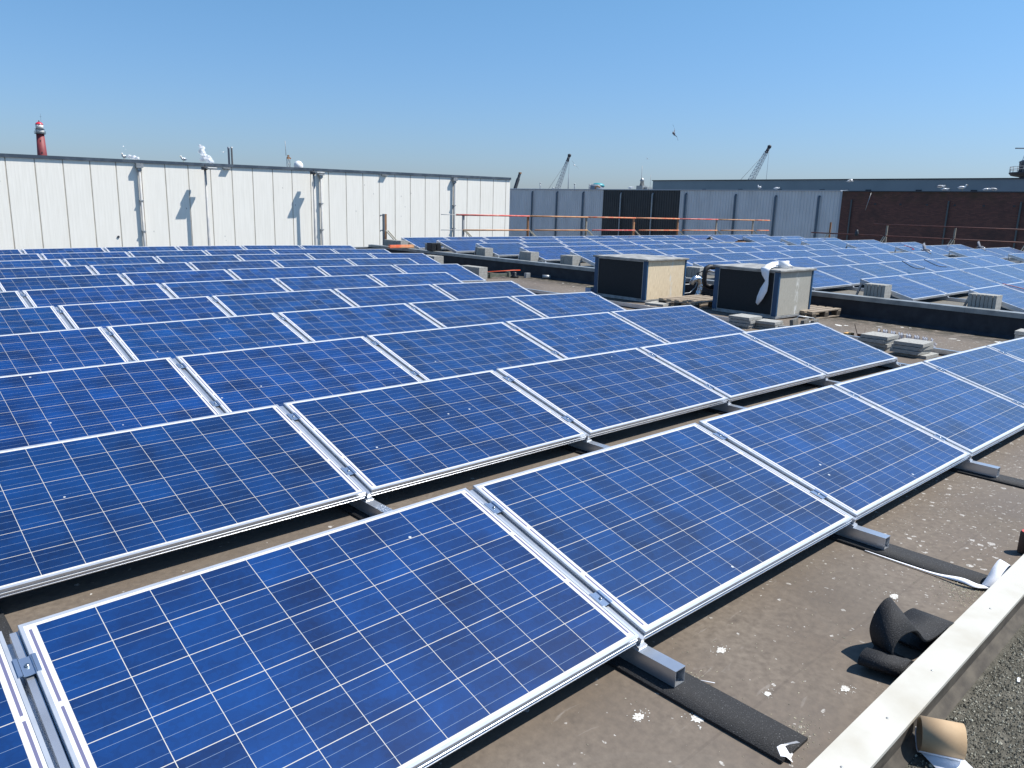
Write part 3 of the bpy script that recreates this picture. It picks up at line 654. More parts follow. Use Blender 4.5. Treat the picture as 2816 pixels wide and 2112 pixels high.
# paper strip on second unit
b = MB(); pts = [(11.02,4.98,.695), (11.03,5.0,.735), (10.98,5.08,.745), (10.86,5.16,.742), (10.72,5.16,.720), (10.60,5.13,.697), (10.47,5.11,.688), (10.437,5.11,.66), (10.432,5.09,.55), (10.430,5.05,.45), (10.425,5.09,.33), (10.42,5.14,.20), (10.415,5.185,.09)]
wv = [(.04,.075,.03), (.04,.075,.03), (.03,.08,.03), (.03,.085,.02), (.0,.085,.01), (0,.085,0), (0,.085,0), (0,.080,.01), (0,.062,.02), (0,.030,.03), (0,.062,.02), (0,.055,.015), (0,.022,.02)]
b.ribbon(pts, wv, .0015); tag(b.build('paper_strip', M_PAPER), 'white paper strip curled on unit lid and hanging down its dark side', 'paper strip')
b = MB(); n = 14; b.ribbon([(10.86+.10*cos(2.2+a*.33)+.02, 5.03+.08*sin(2.2+a*.33), .735) for a in range(n)], [(0,0,.062)]*n, .0015); tag(b.build('paper_curl', M_PAPER), 'standing white paper curl on the mesh-faced unit lid', 'paper strip')
# pallets
def pallet(name, x, y, z, L, W, rz, lab, nb=5):
    root = empty(name, (x, y, z), rz); tag(root, lab, 'pallet', 'wooden pallets by the cooling units')
    for i in range(nb):
        y0 = i*(W-.10)/(nb-1); MB().box(0, L, y0, y0+.10, .112, .134).build('deck_board', M_WOOD, root, .002)
    for yy in (0, W/2-.05, W-.10):
        MB().box(0, L, yy, yy+.10, 0, .018).build('bottom_board', M_WOOD, root)
        for xx in (0, L/2-.07, L-.14): MB().box(xx, xx+.14, yy, yy+.10, .019, .090).build('block', M_WOODD, root)
    for xx in (0, L/2-.05, L-.10): MB().box(xx, xx+.10, 0, W, .0905, .1115).build('cross_board', M_WOOD, root)
pallet('pallet', 10.30, 6.30, -.135, 1.2, .80, -.03, 'weathered wooden pallet lying between the two cooling units')
pallet('pallet', 11.25, 4.62, -.172, 1.0, .70, -.03, 'wooden pallet sticking out right of the mesh-faced unit')

# ------------------------------------------------------------------ small things on the brown roof
b = MB(); rn = random.Random(2)
for k in range(3):
    pts = []; n = 150
    for i in range(n):
        t = i/(n-1); a = t*2*pi*14; base = V((9.95+.06*k-.30*t, 2.98-.85*t+.03*k, zl(9.6, 2.5)+.07))
        pts.append(base+V((.05*cos(a), .012*sin(a*.5), .055*sin(a))))
    b.tube(pts, .0028, 5)
tag(b.build('wire_coils', M_WIRE), 'shiny wire coils stretched out behind the slab stacks', 'wire')
b = MB(); b.box(-.13, .13, -.09, .09, 0, .004); b.box(-.13, .13, -.092, -.088, .0041, .05); b.box(-.13, .13, .088, .092, .0041, .05); b.box(.127, .13, -.0875, .0875, .0041, .05); b.bar((-.13, 0, .03), (-.19, 0, .13), .17, .004, up=(0,1,0)); b.bar((.0, .09, .05), (.03, .14, .19), .22, .004, up=(0,1,0))
o = b.build('open_carton', M_CARDD); o.location = (9.66, 3.06, zl(9.6, 3)+.001); o.rotation_euler = (0,0,.4); tag(o, 'open brown carton with raised flap beside the slab stack', 'carton')
o = MB().box(-.05, .05, -.04, .04, 0, .05).build('small_carton', M_GREENP, bevel=.002); o.location = (9.47, 2.95, zl(9.4,2.9)+.035); tag(o, 'small green and white carton by the brown open carton', 'carton')
p_ = MB().box(-.0502, .0502, -.0402, .0402, .030, .0505).build('white_band', M_PAPER, o)
o = MB().box(-.06, .06, -.05, .05, 0, .06).build('small_carton', mat('orange_carton', (.6,.35,.12), .7), bevel=.002); o.location = (9.64, 3.27, zl(9.6,3.2)+.001); tag(o, 'small orange carton left of the open brown carton', 'carton')
o = MB().box(-.10, .10, -.07, .07, 0, .13).build('pale_box', mat('pale_blue_box', (.35,.42,.58), .6), bevel=.003); o.location = (10.45, 8.85, zl(10.5, 8.9)+.001); tag(o, 'pale blue box at the left corner of the beige-faced unit', 'box')
MB().box(-.09, .09, -.06, .06, .131, .15).build('box_lid', mat('yellow_card', (.55,.45,.25), .7), o)
b = MB(); b.tube([(12.18,11.95,zl(12.2,12)+.055), (12.30,11.80,zl(12.2,12)+.055)], .05, 14); tag(b.build('pipe_stub', M_STEEL), 'short grey pipe stub lying against the low black parapet', 'pipe')
# gear by the left ballast row
root = empty('steel_beam_clamp', (11.05, 12.35, -.10)); tag(root, 'greenish steel bar lying beside the left row of ballast slabs', 'steel bar')
b = MB(); b.box(-.30, .42, -.03, .03, .03, .09); b.box(-.30, .42, -.045, .045, .02, .029); b.build('bar', M_GREENST, root)
for x in (-.26, .33): MB().box(x, x+.05, -.06, .06, 0, .13).build('end_plate', M_GREENST, root)
b = MB(); b.tube([(11.0,12.65,.01), (11.75,12.55,.03), (11.95,12.5,.03)], .012, 8); tag(b.build('orange_strap', mat('bright_orange', (.75,.10,.03), .5)), 'bright orange strap lying behind the greenish steel bar', 'strap')
b = MB(); b.lathe((11.62, 12.35, zl(11.6,12.3)), [(.10,0), (.11,.03), (.05,.07), (.06,.12), (.03,.14)], 9); tag(b.build('black_bag', M_BLK), 'black crumpled bag at the end of the steel bar', 'bag')
o = MB().box(-.07, .07, -.04, .04, 0, .12).build('grey_box', M_STEEL, bevel=.003); o.location = (12.0, 12.3, zl(12, 12.3)); tag(o, 'small grey metal box by orange strap and black parapet', 'box')
for i, (u, v) in enumerate(((12.22,17.95), (12.30,18.05))):
    o = MB().box(-.45, .45, -.06, .06, 0, .04).build('orange_plank', M_ORG, bevel=.003); o.location = (u, v, zl(12.2,18)+.10+.045*i); o.rotation_euler = (0,0,.05); tag(o, ['lower','upper'][i]+' orange-red plank lying on the far end of the parapet', 'plank', 'orange-red planks')
    o.location.z = zc(18)+.02+.042*i
o = MB().box(-.16, .16, -.12, .12, 0, .22).build('black_crate', M_BLK, bevel=.01); o.location = (12.50, 16.72, zc(17)+.012); tag(o, 'black plastic crate on coping before the second ballast row from back', 'crate')
MB().box(.02, .15, -.14, -.121, -.14, .18).build('hanging_flap', M_BLK, o)
b = MB(); b.tube([(13.25,19.75,.30), (13.05,19.6,.16)], .08, 14); b.box(12.9, 13.5, 19.62, 19.9, .12, .15); tag(b.build('paper_roll', M_PAPER), 'white roll leaning behind the last far-array ballast slabs', 'roll')
# cut-off roll of packing tube (cardboard) on gravel
root = empty('cardboard_tube', (1.0, -.87, -.04)); tag(root, 'short cardboard tube with white paper end on the gravel', 'cardboard tube')
ax = V((.47, -.88, .02)).normalized(); c0 = V((1.055, -.872, .018)); sd = ax.cross(V((0,0,1))).normalized(); upx = sd.cross(ax)
def tubeshell(a, r1, r2_, p0, p1):
    b = MB(); n = 32
    for (p, r) in ((p0, r1), (p1, r1), (p1, r2_), (p0, r2_)):
        for k in range(n): th = 2*pi*k/n; b.v.append(tuple(p+(sd*cos(th)+upx*sin(th))*r))
    for i in range(4):
        for k in range(n): b.f.append((i*n+k, i*n+(k+1) % n, ((i+1) % 4)*n+(k+1) % n, ((i+1) % 4)*n+k)); b.sm.append(i in (0, 2))
    return b
inv = Matrix.Translation(-root.location)
o = tubeshell(0, .052, .047, c0-ax*.055, c0+ax*.062).build('tube_wall', M_CARD); o.parent = root; o.matrix_parent_inverse = inv
b = MB(); n = 12; b.ribbon([tuple(c0+ax*.004+V((-.52,-.80,0))*(-.02+.018*i)+V((0,0,-.0515+.0010*math.sin(i*.9)))) for i in range(n)], [tuple(ax.cross(V((0,0,1))).normalized()*.0+V((.80,-.52,0))*.058)]*n, .001)
o = b.build('paper_tail', M_PAPER); o.parent = root; o.matrix_parent_inverse = inv
b = MB(); b.ribbon([tuple(c0+(sd*cos(t)+upx*sin(t))*.0532) for t in lin(-2.9, -.6, 12)] , [tuple(ax*.058)]*13, .0012); o = b.build('paper_wrap', M_PAPER); o.parent = root; o.matrix_parent_inverse = inv
# curled rubber offcut
def smooth(P, k=6):
    P = [V(p) for p in P]; out = []
    for i in range(len(P)-1):
        p0, p1, p2, p3 = P[max(i-1,0)], P[i], P[i+1], P[min(i+2,len(P)-1)]
        for j in range(k):
            t = j/k; out.append(.5*((2*p1)+(p2-p0)*t+(2*p0-5*p1+4*p2-p3)*t*t+(3*p1-p0-3*p2+p3)*t*t*t))
    out.append(P[-1]); return out
pts = [(1.62,-.60,-.022), (1.74,-.60,-.018), (1.825,-.60,.015), (1.83,-.60,.055), (1.77,-.60,.080), (1.67,-.59,.072), (1.59,-.58,.085), (1.535,-.57,.118), (1.47,-.555,.122), (1.425,-.545,.085), (1.43,-.545,.035), (1.48,-.555,-.005), (1.50,-.57,-.020), (1.42,-.585,-.022), (1.345,-.59,-.020), (1.305,-.59,.008), (1.318,-.59,.044), (1.37,-.59,.052), (1.415,-.60,.022)]
wv = [(0,.08,0)]*5+[(.01,.079,.005), (.02,.074,.012), (.035,.064,.028), (.045,.056,.038), (.045,.056,.038), (.035,.066,.025), (.02,.075,.008)]+[(0,.08,0), (-.005,.08,0), (-.01,.078,0), (-.02,.076,0), (-.02,.076,0), (-.02,.076,0), (-.02,.076,0)]
pts = [(x*.90+.14, y*.93-.042, -.022+(z+.022)*(1.05 if 6 < i < 11 else .72)) for i, (x, y, z) in enumerate(pts)]
b = MB(); b.ribbon(smooth(pts), [q_*.93 for q_ in smooth(wv)], .008); tag(b.build('rubber_offcut', M_RUB), 'curled black rubber offcut lying behind the cream beam', 'rubber strip')
# papers by the strips
b = MB(); b.ribbon(smooth([(2.336,-.10,-.028), (2.332,-.28,-.028), (2.330,-.42,-.026), (2.325,-.53,-.012), (2.335,-.59,-.020), (2.37,-.635,-.02)]), smooth([(.003,0,0), (.004,0,.001), (.006,0,.002), (.011,.003,.006), (.016,0,.003), (.011,0,.002)]), .001)
b.ribbon(smooth([(2.36,-.62,-.018), (2.39,-.63,.01), (2.44,-.635,.045), (2.50,-.64,.060), (2.53,-.645,.03), (2.49,-.65,-.005)]), smooth([(0,.02,0), (.005,.022,.002), (.01,.022,.006), (.01,.022,.004), (.005,.02,0), (0,.02,0)]), .001)
tag(b.build('backing_paper', M_PAPER), 'curled white backing paper at the second rubber strip and beam', 'paper strip')
b = MB(); P0 = [(.650,-.545), (.705,-.562), (.755,-.588), (.772,-.600), (.745,-.598), (.715,-.600), (.690,-.606), (.672,-.622), (.668,-.602)]
b.quad(*[(x, y, -.0275+.010*math.sin(17*x+i)) for i, (x, y) in enumerate(P0)][::-1]); o = b.build('paper_scrap', M_PAPER); o.location = (0, .015, .002); tag(o, 'torn white paper scrap at the end of nearest rubber strip', 'paper scrap')
b = MB(); b.tube([(1.805,-.430,-.027), (1.828,-.446,-.026)], .004, 10); tag(b.build('cigarette_butt', M_CARD), 'orange-brown cigarette butt behind the curled rubber', 'cigarette butt')
b = MB(); b.tube([(.80,-.18,-.026), (.835,-.235,-.027)], .0013, 6); tag(b.build('white_straw', M_PAPER), 'thin white stick beside the nearest rail end', 'stick')
b = MB(); b.lathe((2.955, -.615, -.038), [(.030,0), (.033,.004), (.033,.10), (.029,.108)], 20); o = b.build('dark_can', M_CARDD); tag(o, 'dark red can standing at the right frame edge by beam', 'can')
b = MB(); b.lathe((2.955, -.615, .0702), [(.029,0), (.029,.002), (.027,.003)], 20); b.build('can_rim', M_RED, o)
for i, (u, v, a, L) in enumerate(((1.62,-1.02,.4,.06), (1.35,-1.06,-.5,.04), (2.0,-1.1,.9,.05), (1.7,-.92,.2,.03))):
    b = MB(); b.box(-L/2, L/2, -.004, .004, 0, .002); o = b.build('white_sliver', M_PAPER); o.location = (u, v, zl(u, v)-.006); o.rotation_euler = (0,0,a)
    tag(o, ['long white sliver on the gravel right of cardboard tube','white sliver on gravel closest to the cardboard tube','white sliver farthest right on the gravel','tiny white sliver on gravel close to the beam'][i], 'sliver', 'white slivers on the gravel')
b = MB(); n = 12; b.ribbon([(9.95+.06*i, 1.30+.02*i, -.09+.03*math.sin(i*.8)) for i in range(n)], [(0,.14,.02)]*n, .002); tag(b.build('white_sheet', M_PAPER), 'white plastic sheet on the brown roof at right edge', 'sheet')
# flakes of white plaster / paper near parapet
for i, (u, v, s) in enumerate(((10.9,4.0,.13), (11.5,3.6,.07), (10.9,3.0,.10), (11.9,3.4,.08), (11.2,2.4,.09), (11.6,1.9,.12), (11.3,1.8,.1), (10.4,2.6,.05), (9.9,7.0,.06), (11.8,10.9,.06), (11.4,10.2,.05))):
    rn = random.Random(i); b = MB(); b.quad(*[(s*rn.uniform(.5,1)*cos(k*.9), .5*s*rn.uniform(.5,1)*sin(k*.9), .004) for k in range(7)]); b.quad(*[(s*rn.uniform(.2,.5)*cos(k*1.2), .3*s*sin(k*1.2)-.12, .003) for k in range(5)])
    o = b.build('white_flake', M_SPLAT); o.location = (u, v, zl(u, v)); o.rotation_euler = (0,0,rn.uniform(-1,1)); tag(o, 'small white flake on the brown roof near the low parapet', 'flake', 'white flakes near the low parapet')

# ------------------------------------------------------------------ cables over the far panels
def cable(P, m, lab, r=.008):
    b = MB(); b.tube(smooth([V(p)+V((0,0,.012)) for p in P], 6), r, 6); tag(b.build('cable', m), lab, 'cable', 'loose cables on the far array')
cable([(16.32,5.22,.63), (16.16,5.05,.58), (16.04,4.91,.54), (16.07,4.81,.51), (16.19,4.76,.50), (16.37,4.77,.50), (16.57,4.84,.52)], M_CABB, 'black looped cable on far panels, nearer the parapet')
cable([(17.57,5.22,.63), (17.44,5.05,.58), (17.33,4.89,.54), (17.39,4.79,.51), (17.61,4.75,.50)], M_CABB, 'black curved cable on far panels, farther from the parapet')
def onrow(r, k, s, t): a = RP(r, k, 0, 0); bb = RP(r, k+1, 0, 0); c = RP(r, k, 0, 1); return a+(bb-a)*s+(c-a)*t+V((0,0,.006))
cable([onrow(0,1,.05,1.0), onrow(0,1,.14,.82), onrow(0,1,.22,.6), onrow(0,1,.30,.4), onrow(0,1,.33,.28)], M_CABR, 'dark red cable hanging over the front far row')
cable([(25.4,8.67,.66), (25.5,8.57,.63), (25.44,8.42,.59), (25.35,8.33,.56), (25.14,8.32,.56)], M_CABR, 'dark red cable loop on the fourth far row', .012)

# ------------------------------------------------------------------ safety railings
TOPZ, MIDZ = 1.225, .715
root = empty('safety_railing', (25, 19.8, .1)); tag(root, 'orange and red safety railing along the far roof edge', 'railing'); inv = Matrix.Translation(-root.location)
def child(b, nm, m, rt=None, iv=None):
    o = b.build(nm, m); o.parent = rt or root; o.matrix_parent_inverse = iv or inv; return o
us = [16.12, 19.22, 22.45, 25.47, 28.63, 31.75, 35.05]
pm = [M_GPIPE, M_TIMB, M_POSTG, M_TAN, M_TIMB, M_POSTG, M_POSTG]
for i, u in enumerate(us):
    b = MB(); b.box(u-.035, u+.035, 19.79, 19.85, .10, TOPZ+.02); child(b, 'post', pm[i])
    for s in (-.02, .05): b = MB(); b.bar((u+s, 19.75, MIDZ), (u+s+.35, 19.25, .12), .03, .03); child(b, 'brace', M_BRACE)
ends = [15.3]+us[1:]+[36.55]; tm = [M_RED, M_TAN, M_ORG, M_ORG, M_RED, M_TAN, M_ORG]; mm = [M_TAN, M_TAN, M_RED, M_ORG, M_ORG, M_TAN, M_ORG]
st = [15.75]+us[1:]
for i in range(7):
    e = ends[i+1] if i < 6 else 36.55
    b = MB(); b.tube([(st[i], 19.75, TOPZ), (e+.02, 19.75, TOPZ-.003)], .029, 8); child(b, 'top_rail', tm[i])
    b = MB(); b.tube([(st[i]+.3, 19.75, MIDZ), (e+.02, 19.75, MIDZ-.003)], .026, 8); child(b, 'mid_rail', mm[i])
for z in (TOPZ, MIDZ): b = MB(); b.tube([(15.1, 19.75, z+.002), (15.75+(.3 if z < 1 else 0), 19.75, z)], .012, 6); child(b, 'rail_end', M_GPIPE)
root = empty('single_post', (12.9, 19.8, .1)); tag(root, 'lone brown railing post with two hooks before the white wall', 'post'); inv = Matrix.Translation(-root.location)
b = MB(); b.box(12.86, 12.94, 19.76, 19.82, .08, 1.21); child(b, 'post', M_TIMB); b = MB(); b.box(12.815, 12.857, 19.75, 19.82, .08, 1.21); child(b, 'steel_back', M_DPIPE)
for z in (1.17, .70): b = MB(); b.tube([(12.84,19.8,z), (12.74,19.8,z), (12.72,19.8,z-.03)], .018, 8); child(b, 'hook', M_DPIPE)
for s in (0, .08): b = MB(); b.bar((12.88+s, 19.74, .70), (13.2+s, 19.3, .15), .03, .03); child(b, 'brace', M_BRACE)
root = empty('safety_railing', (36.2, 13, .1)); tag(root, 'rusty dark red railing in front of the brown brick wall', 'railing'); inv = Matrix.Translation(-root.location)
for v, m_ in ((16.3, M_TIMB), (13.62, M_POSTG), (10.73, M_POSTG), (7.9, M_POSTG)):
    b = MB(); b.box(36.16, 36.22, v-.035, v+.035, .1, 1.24); child(b, 'post', m_)
    for s in (-.03, .06): b = MB(); b.bar((36.12, v+s, MIDZ), (35.75, v+s+.15, .14), .03, .03); child(b, 'brace', M_BRACE)
b = MB(); b.tube([(36.12, 14.2, 1.22), (36.12, 6.0, 1.20)], .03, 8); child(b, 'top_rail', M_RUST)
b = MB(); b.tube([(36.12, 17.2, .72), (36.12, 6.0, .68)], .028, 8); child(b, 'mid_rail', M_RUST)
b = MB(); b.lathe((36.1, 14.95, .66), [(.08,0), (.10,.1), (.07,.2), (.05,.28)], 8); tag(b.build('dark_bag', M_DARKM), 'dark bundle hanging on the rusty railing before brick wall', 'bundle')
b = MB(); 
for k in range(10): b.box(34.6+k*.12, 35.0+k*.12, 19.3-k*.02, 19.5, .16+.01*(k % 3), .20+.01*(k % 3))
tag(b.build('plank_pile', M_BRACE), 'pile of pale planks at the far corner of roof', 'planks')

# ------------------------------------------------------------------ white warehouse wall
X0, Y0, TH, WCOS = 5.5635, 35.028, -.0147, 1.0
root = empty('white_warehouse', (X0, Y0, -8), TH); tag(root, 'long white-clad warehouse behind the near array', 'warehouse')
def wz(x): return 3.014-.13+.0098*x       # underside of fascia
b = MB(); jt = MB(); xe = 26.34
k0, k1 = -14, 26
for k in range(k0, k1+1):
    x0, x1 = k+.022, min(k+1-.022, xe)
    if x1 <= x0: continue
    z0, z1 = wz(x0), wz(x1)
    b.v += [(x0,0,0), (x1,0,0), (x1,0,8+z1), (x0,0,8+z0), (x0,.03,0), (x1,.03,0), (x1,.03,8+z1), (x0,.03,8+z0)]; n = len(b.v)-8
    for f_ in ((0,1,2,3), (4,0,3,7), (1,5,6,2)): b.f.append(tuple(n+i for i in f_)); b.sm.append(False)
b.build('wall_cladding', M_WWALL, root)
jt.quad((k0,.010,0), (xe,.010,0), (xe,.010,8+wz(xe)), (k0,.010,8+wz(k0))); jt.quad((xe,.0,0), (xe,14,0), (xe,14,8+wz(xe)), (xe,.0,8+wz(xe))); jt.build('joints', M_JOINT, root)
b = MB(); P = [(k0, 8+wz(k0)), (xe+.03, 8+wz(xe)), (xe+.03, 8+wz(xe)+.13), (k0, 8+wz(k0)+.13)]
for y0, y1 in ((-.06, 14),):
    A = [(x, y0, z) for x, z in P]; B = [(x, y1, z) for x, z in P]
    b.quad(*A); b.quad(A[3], A[2], B[2], B[3]); b.quad(A[1], B[1], B[2], A[2]); b.quad(A[0], B[0], B[1], A[1])
b.build('roof_fascia', M_FASCIA, root)
for x, h in ((10.461, -.05), (19.08, -.02), (27.546, .02)):
    xx = x-X0; zt = 8+wz(xx)
    b = MB(); b.tube([(xx, -.10, 0), (xx, -.10, zt-.25)], .055, 10); d = b.build('downpipe', M_GPIPE if x < 20 else M_DPIPE, root)
    b = MB(); b.prism([(-.14,-.22,0), (.14,-.22,0), (.14,-.01,0), (-.14,-.01,0)], (xx, 0, zt-.20), (xx, 0, zt-.02)); b.prism([(-.08,-.17,0), (.08,-.17,0), (.08,-.03,0), (-.08,-.03,0)], (xx, 0, zt-.32), (xx, 0, zt-.201)); b.build('hopper_head', M_STEEL, d)
    for zz in (zt-1.6, zt-2.9): MB().box(xx-.075, xx+.075, -.165, -.005, zz, zz+.05).build('pipe_bracket', M_STEEL, d)
for x in (14.297, 22.849):
    xx = x-X0; zt = 8+wz(xx)-.03
    b = MB(); b.prism([(0,0,0), (0,-.15,-.0), (0,-.15,-.04), (0,0,-.08)], (xx-.17, -.001, zt), (xx+.17, -.001, zt)); b.build('wall_light', M_STEEL, root)
MB().tube([(3.87,-.01,7.82), (3.87,-.03,7.82)], .05, 10).build('vent_hole', M_DARKM, root)
def lamp(x, y, ztop, lab):
    root = empty('lamp_post', (x, y, -8)); tag(root, lab, 'lamp post', 'lamp posts before the white warehouse')
    H = ztop+8; MB().tube([(0,0,0), (0,0,H-.05)], [.09, .05], 10).build('pole', M_GPIPE, root)
    hd = MB().box(-.05, .40, -.40, -.02, H-.12, H-.04).build('floodlight', M_STEEL, root, .02)
    MB().box(-.14, .06, -.15, .10, H-.16, H-.02).build('gear_box', M_DARKM, hd, .02); MB().box(-.02, .02, -.02, .02, H-.02, H+.08).build('photocell', M_DARKM, hd)
lamp(13.13, 34.42, 2.93, 'grey lamp post with flat floodlight standing before white wall, left one'); lamp(18.48, 34.36, 2.99, 'grey lamp post beside the middle downpipe of white wall, right one')

# ------------------------------------------------------------------ corrugated and brick buildings
def corr(b, v0, v1, z1, u=50., pitch=.23, d=.035):
    n = int(round((v1-v0)/pitch)); p = (v1-v0)/n
    for i in range(n):
        v = v0+i*p; seq = [(0,0), (.4,0), (.5,-d), (.9,-d), (1.0,0)]
        for (a, da), (c, dc) in zip(seq[:-1], seq[1:]):
            b.quad((u+da, v+a*p, -8), (u+da, v+a*p, z1(v+a*p)), (u+dc, v+c*p, z1(v+c*p)), (u+dc, v+c*p, -8))
zt = lambda v: 3.13+.0032*(v-22.4)
root = empty('grey_warehouse', (50, 38, -8)); tag(root, 'grey-blue corrugated warehouse with a black middle section', 'warehouse'); inv = Matrix.Translation(-root.location)
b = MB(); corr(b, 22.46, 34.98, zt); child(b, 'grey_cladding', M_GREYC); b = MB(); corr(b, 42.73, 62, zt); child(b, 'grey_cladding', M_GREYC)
b = MB(); corr(b, 34.98, 42.73, lambda v: zt(v)-.03); child(b, 'black_cladding', M_BLACKC)
b = MB(); b.box(49.90, 64, 22.40, 62, 3.13, 3.20); b.box(50.05, 50.2, 22.46, 62, -8, 3.12); b.box(49.99, 64, 22.30, 22.459, -8, 3.129); child(b, 'roof_trim', mat('pale_trim', (.36,.40,.45), .5))
for v, top in ((51.16,2.95), (48.02,2.95), (44.9,2.95), (40.73,2.9), (37.52,2.9), (34.4,2.9), (30.1,2.85), (26.95,2.8), (23.8,2.8)):
    m_ = M_GPIPE if 35 < v < 42 else M_DPIPE
    b = MB(); b.tube([(49.85, v, -8), (49.85, v, top-.1), (49.95, v, top)], .075 if m_ is M_DPIPE else .06, 8); child(b, 'downpipe', m_)
root = empty('brick_building', (50, 12, -8)); tag(root, 'dark brown brick building at the right behind the rusty railing', 'brick building'); inv = Matrix.Translation(-root.location)
b = MB(); b.box(50, 64, -12, 22.29, -8, 3.10); child(b, 'brick_wall', M_BRICK)
b = MB(); b.box(49.94, 64, -12, 22.29, 3.103, 3.16); child(b, 'roof_edge', M_DARKM)
for v in (21.6, 15.78, 12.02):
    b = MB(); b.tube([(49.90, v, -8), (49.90, v, 2.60)], .05, 8); p_ = child(b, 'downpipe', M_STEELD); b = MB(); b.prism([(-.09,-.12,0), (.09,-.12,0), (.09,.12,0), (-.09,.12,0)], (49.88, v, 2.60), (49.88, v, 2.80)); o = b.build('hopper_head', M_GPIPE); o.parent = p_; o.matrix_parent_inverse = inv
for k in range(9):
    v = 20.1-k*1.55; b = MB(); b.box(49.97, 49.995, v-.06, v+.06, 2.30, 2.40); child(b, 'wall_anchor', M_DARKM)
b = MB(); b.tube([(49.9,20.4,3.05), (49.7,20.55,1.95)], .02, 6); child(b, 'dangling_rod', M_STEEL)
root = empty('green_grey_hall', (76, 38, -8)); tag(root, 'long green-grey hall rising behind the corrugated warehouse', 'hall'); inv = Matrix.Translation(-root.location)
b = MB(); b.box(76, 100, -30, 57.5, -8, 5.02); child(b, 'wall', M_GREEN); b = MB(); b.box(75.9, 100, -30, 57.6, 5.023, 5.10); child(b, 'roof_edge', M_DARKM)
for k in range(12):
    v = 50-k*4.6; b = MB(); b.box(75.93, 75.99, v, v+.5, 3.95, 4.10); child(b, 'vent', M_DARKM)
    if k % 2: b = MB(); b.box(75.93, 75.99, v-2.4, v-2.1, 3.0, 4.15); child(b, 'duct', M_GPIPE)
# bits on the far skyline
for i, (x, yb, yt, D) in enumerate(()): pass
def at(x, y, D): return CAM+(fwd+r2*((x-1408)/2143.7)-u2*((y-1056)/2143.7))*D
for i, (pt, h, lab) in enumerate((((52.0,52.3), .55, 'thin vent pipe on grey warehouse roof, leftmost of four'), ((52.0,50.6), .12, 'low vent stub on grey warehouse roof left of crane jib'), ((52.0,47.9), .45, 'capped vent pipe on grey warehouse roof right of crane jib'), ((52.0,46.1), .42, 'capped vent pipe on grey roof beside curved brown vent'))):
    b = MB(); b.tube([(pt[0], pt[1], 3.19), (pt[0], pt[1], 3.22+h)], .05, 8); b.tube([(pt[0], pt[1], 3.20+h), (pt[0], pt[1], 3.27+h)], .08, 8); tag(b.build('vent_pipe', M_STEEL), lab, 'vent pipe', 'vent pipes on the grey roof')
b = MB(); b.tube([(52,45.4,3.19), (52,45.4,3.45), (52,45.2,3.52), (52,44.9,3.42)], .07, 8); tag(b.build('bent_vent', M_TIMB), 'curved brown roof vent near the right side of the crane', 'vent')
# teal-topped tank
root = empty('roof_tank', (92.2, 80.6, -8)); tag(root, 'round grey tank with teal cover above the grey warehouse', 'tank')
MB().lathe((0,0,0), [(1.15,0), (1.15,12.9), (1.0,13.2), (.2,13.3)], 24).build('tank_body', M_CRANE, root); b = MB(); b.lathe((.2,-.2,12.95), [(1.0,0), (.95,.25), (.6,.5), (.1,.55)], 14); b.build('teal_cover', M_TEAL, root)

# ------------------------------------------------------------------ lighthouse
root = empty('lighthouse', (78, 352.2, -8)); tag(root, 'red lighthouse with white lantern room above the white warehouse', 'lighthouse')
MB().lathe((0,0,0), [(2.75,0), (1.70,23.5), (1.36,31.7)], 28).build('tower', M_LHRED, root)
g_ = MB().lathe((0,0,31.7), [(1.38,0), (1.6,.08), (1.98,.20), (1.98,.27), (1.3,.28)], 24).build('gallery', M_DARKM, root)
b = MB()
for k in range(16): th = k*pi/8; b.tube([(1.93*cos(th),1.93*sin(th),31.95), (1.93*cos(th),1.93*sin(th),32.85)], .035, 5)
n = 24
for zz in (32.85, 32.4): b.tube([(1.93*cos(k*2*pi/n),1.93*sin(k*2*pi/n),zz) for k in range(n+1)], .035, 5, cap=False)
b.build('gallery_rail', M_DARKM, g_)
MB().lathe((0,0,31.99), [(1.45,0), (1.45,1.5), (1.3,1.52)], 24).build('watch_room', M_WHITE, root)
MB().lathe((0,0,33.52), [(1.72,0), (1.72,.1), (1.3,.11)], 24).build('upper_gallery', M_DARKM, root)
MB().lathe((0,0,33.65), [(1.30,0), (1.30,1.62), (1.2,1.64)], 24).build('lantern_room', M_WHITE, root)
MB().lathe((0,0,35.3), [(1.42,0), (1.36,.12), (1.05,.58), (.55,.88), (.2,.96)], 24).build('dome', M_LHTOP, root)
MB().lathe((0,0,36.25), [(.12,0), (.24,.2), (.2,.45), (.05,.55)], 12).build('finial', M_DARKM, root)
b = MB(); b.tube([(.6,-.6,35.9), (.6,-.6,39.3)], .03, 5); b.tube([(.3,-.3,38.2), (.9,-.9,38.2)], .03, 5); b.build('aerial', M_DARKM, root)
for z, a in ((29.0, -1.9), (24.6, -1.75), (15, -1.9)):
    rr = 1.36+(31.7-z)*.0415; b = MB(); b.box(-.16, .16, -.1, .1, 0, .6, Matrix.Translation((rr*cos(a)*.985, rr*sin(a)*.985, z)) @ Matrix.Rotation(a+pi/2, 4, 'Z')); b.build('window', M_DARKM, root)
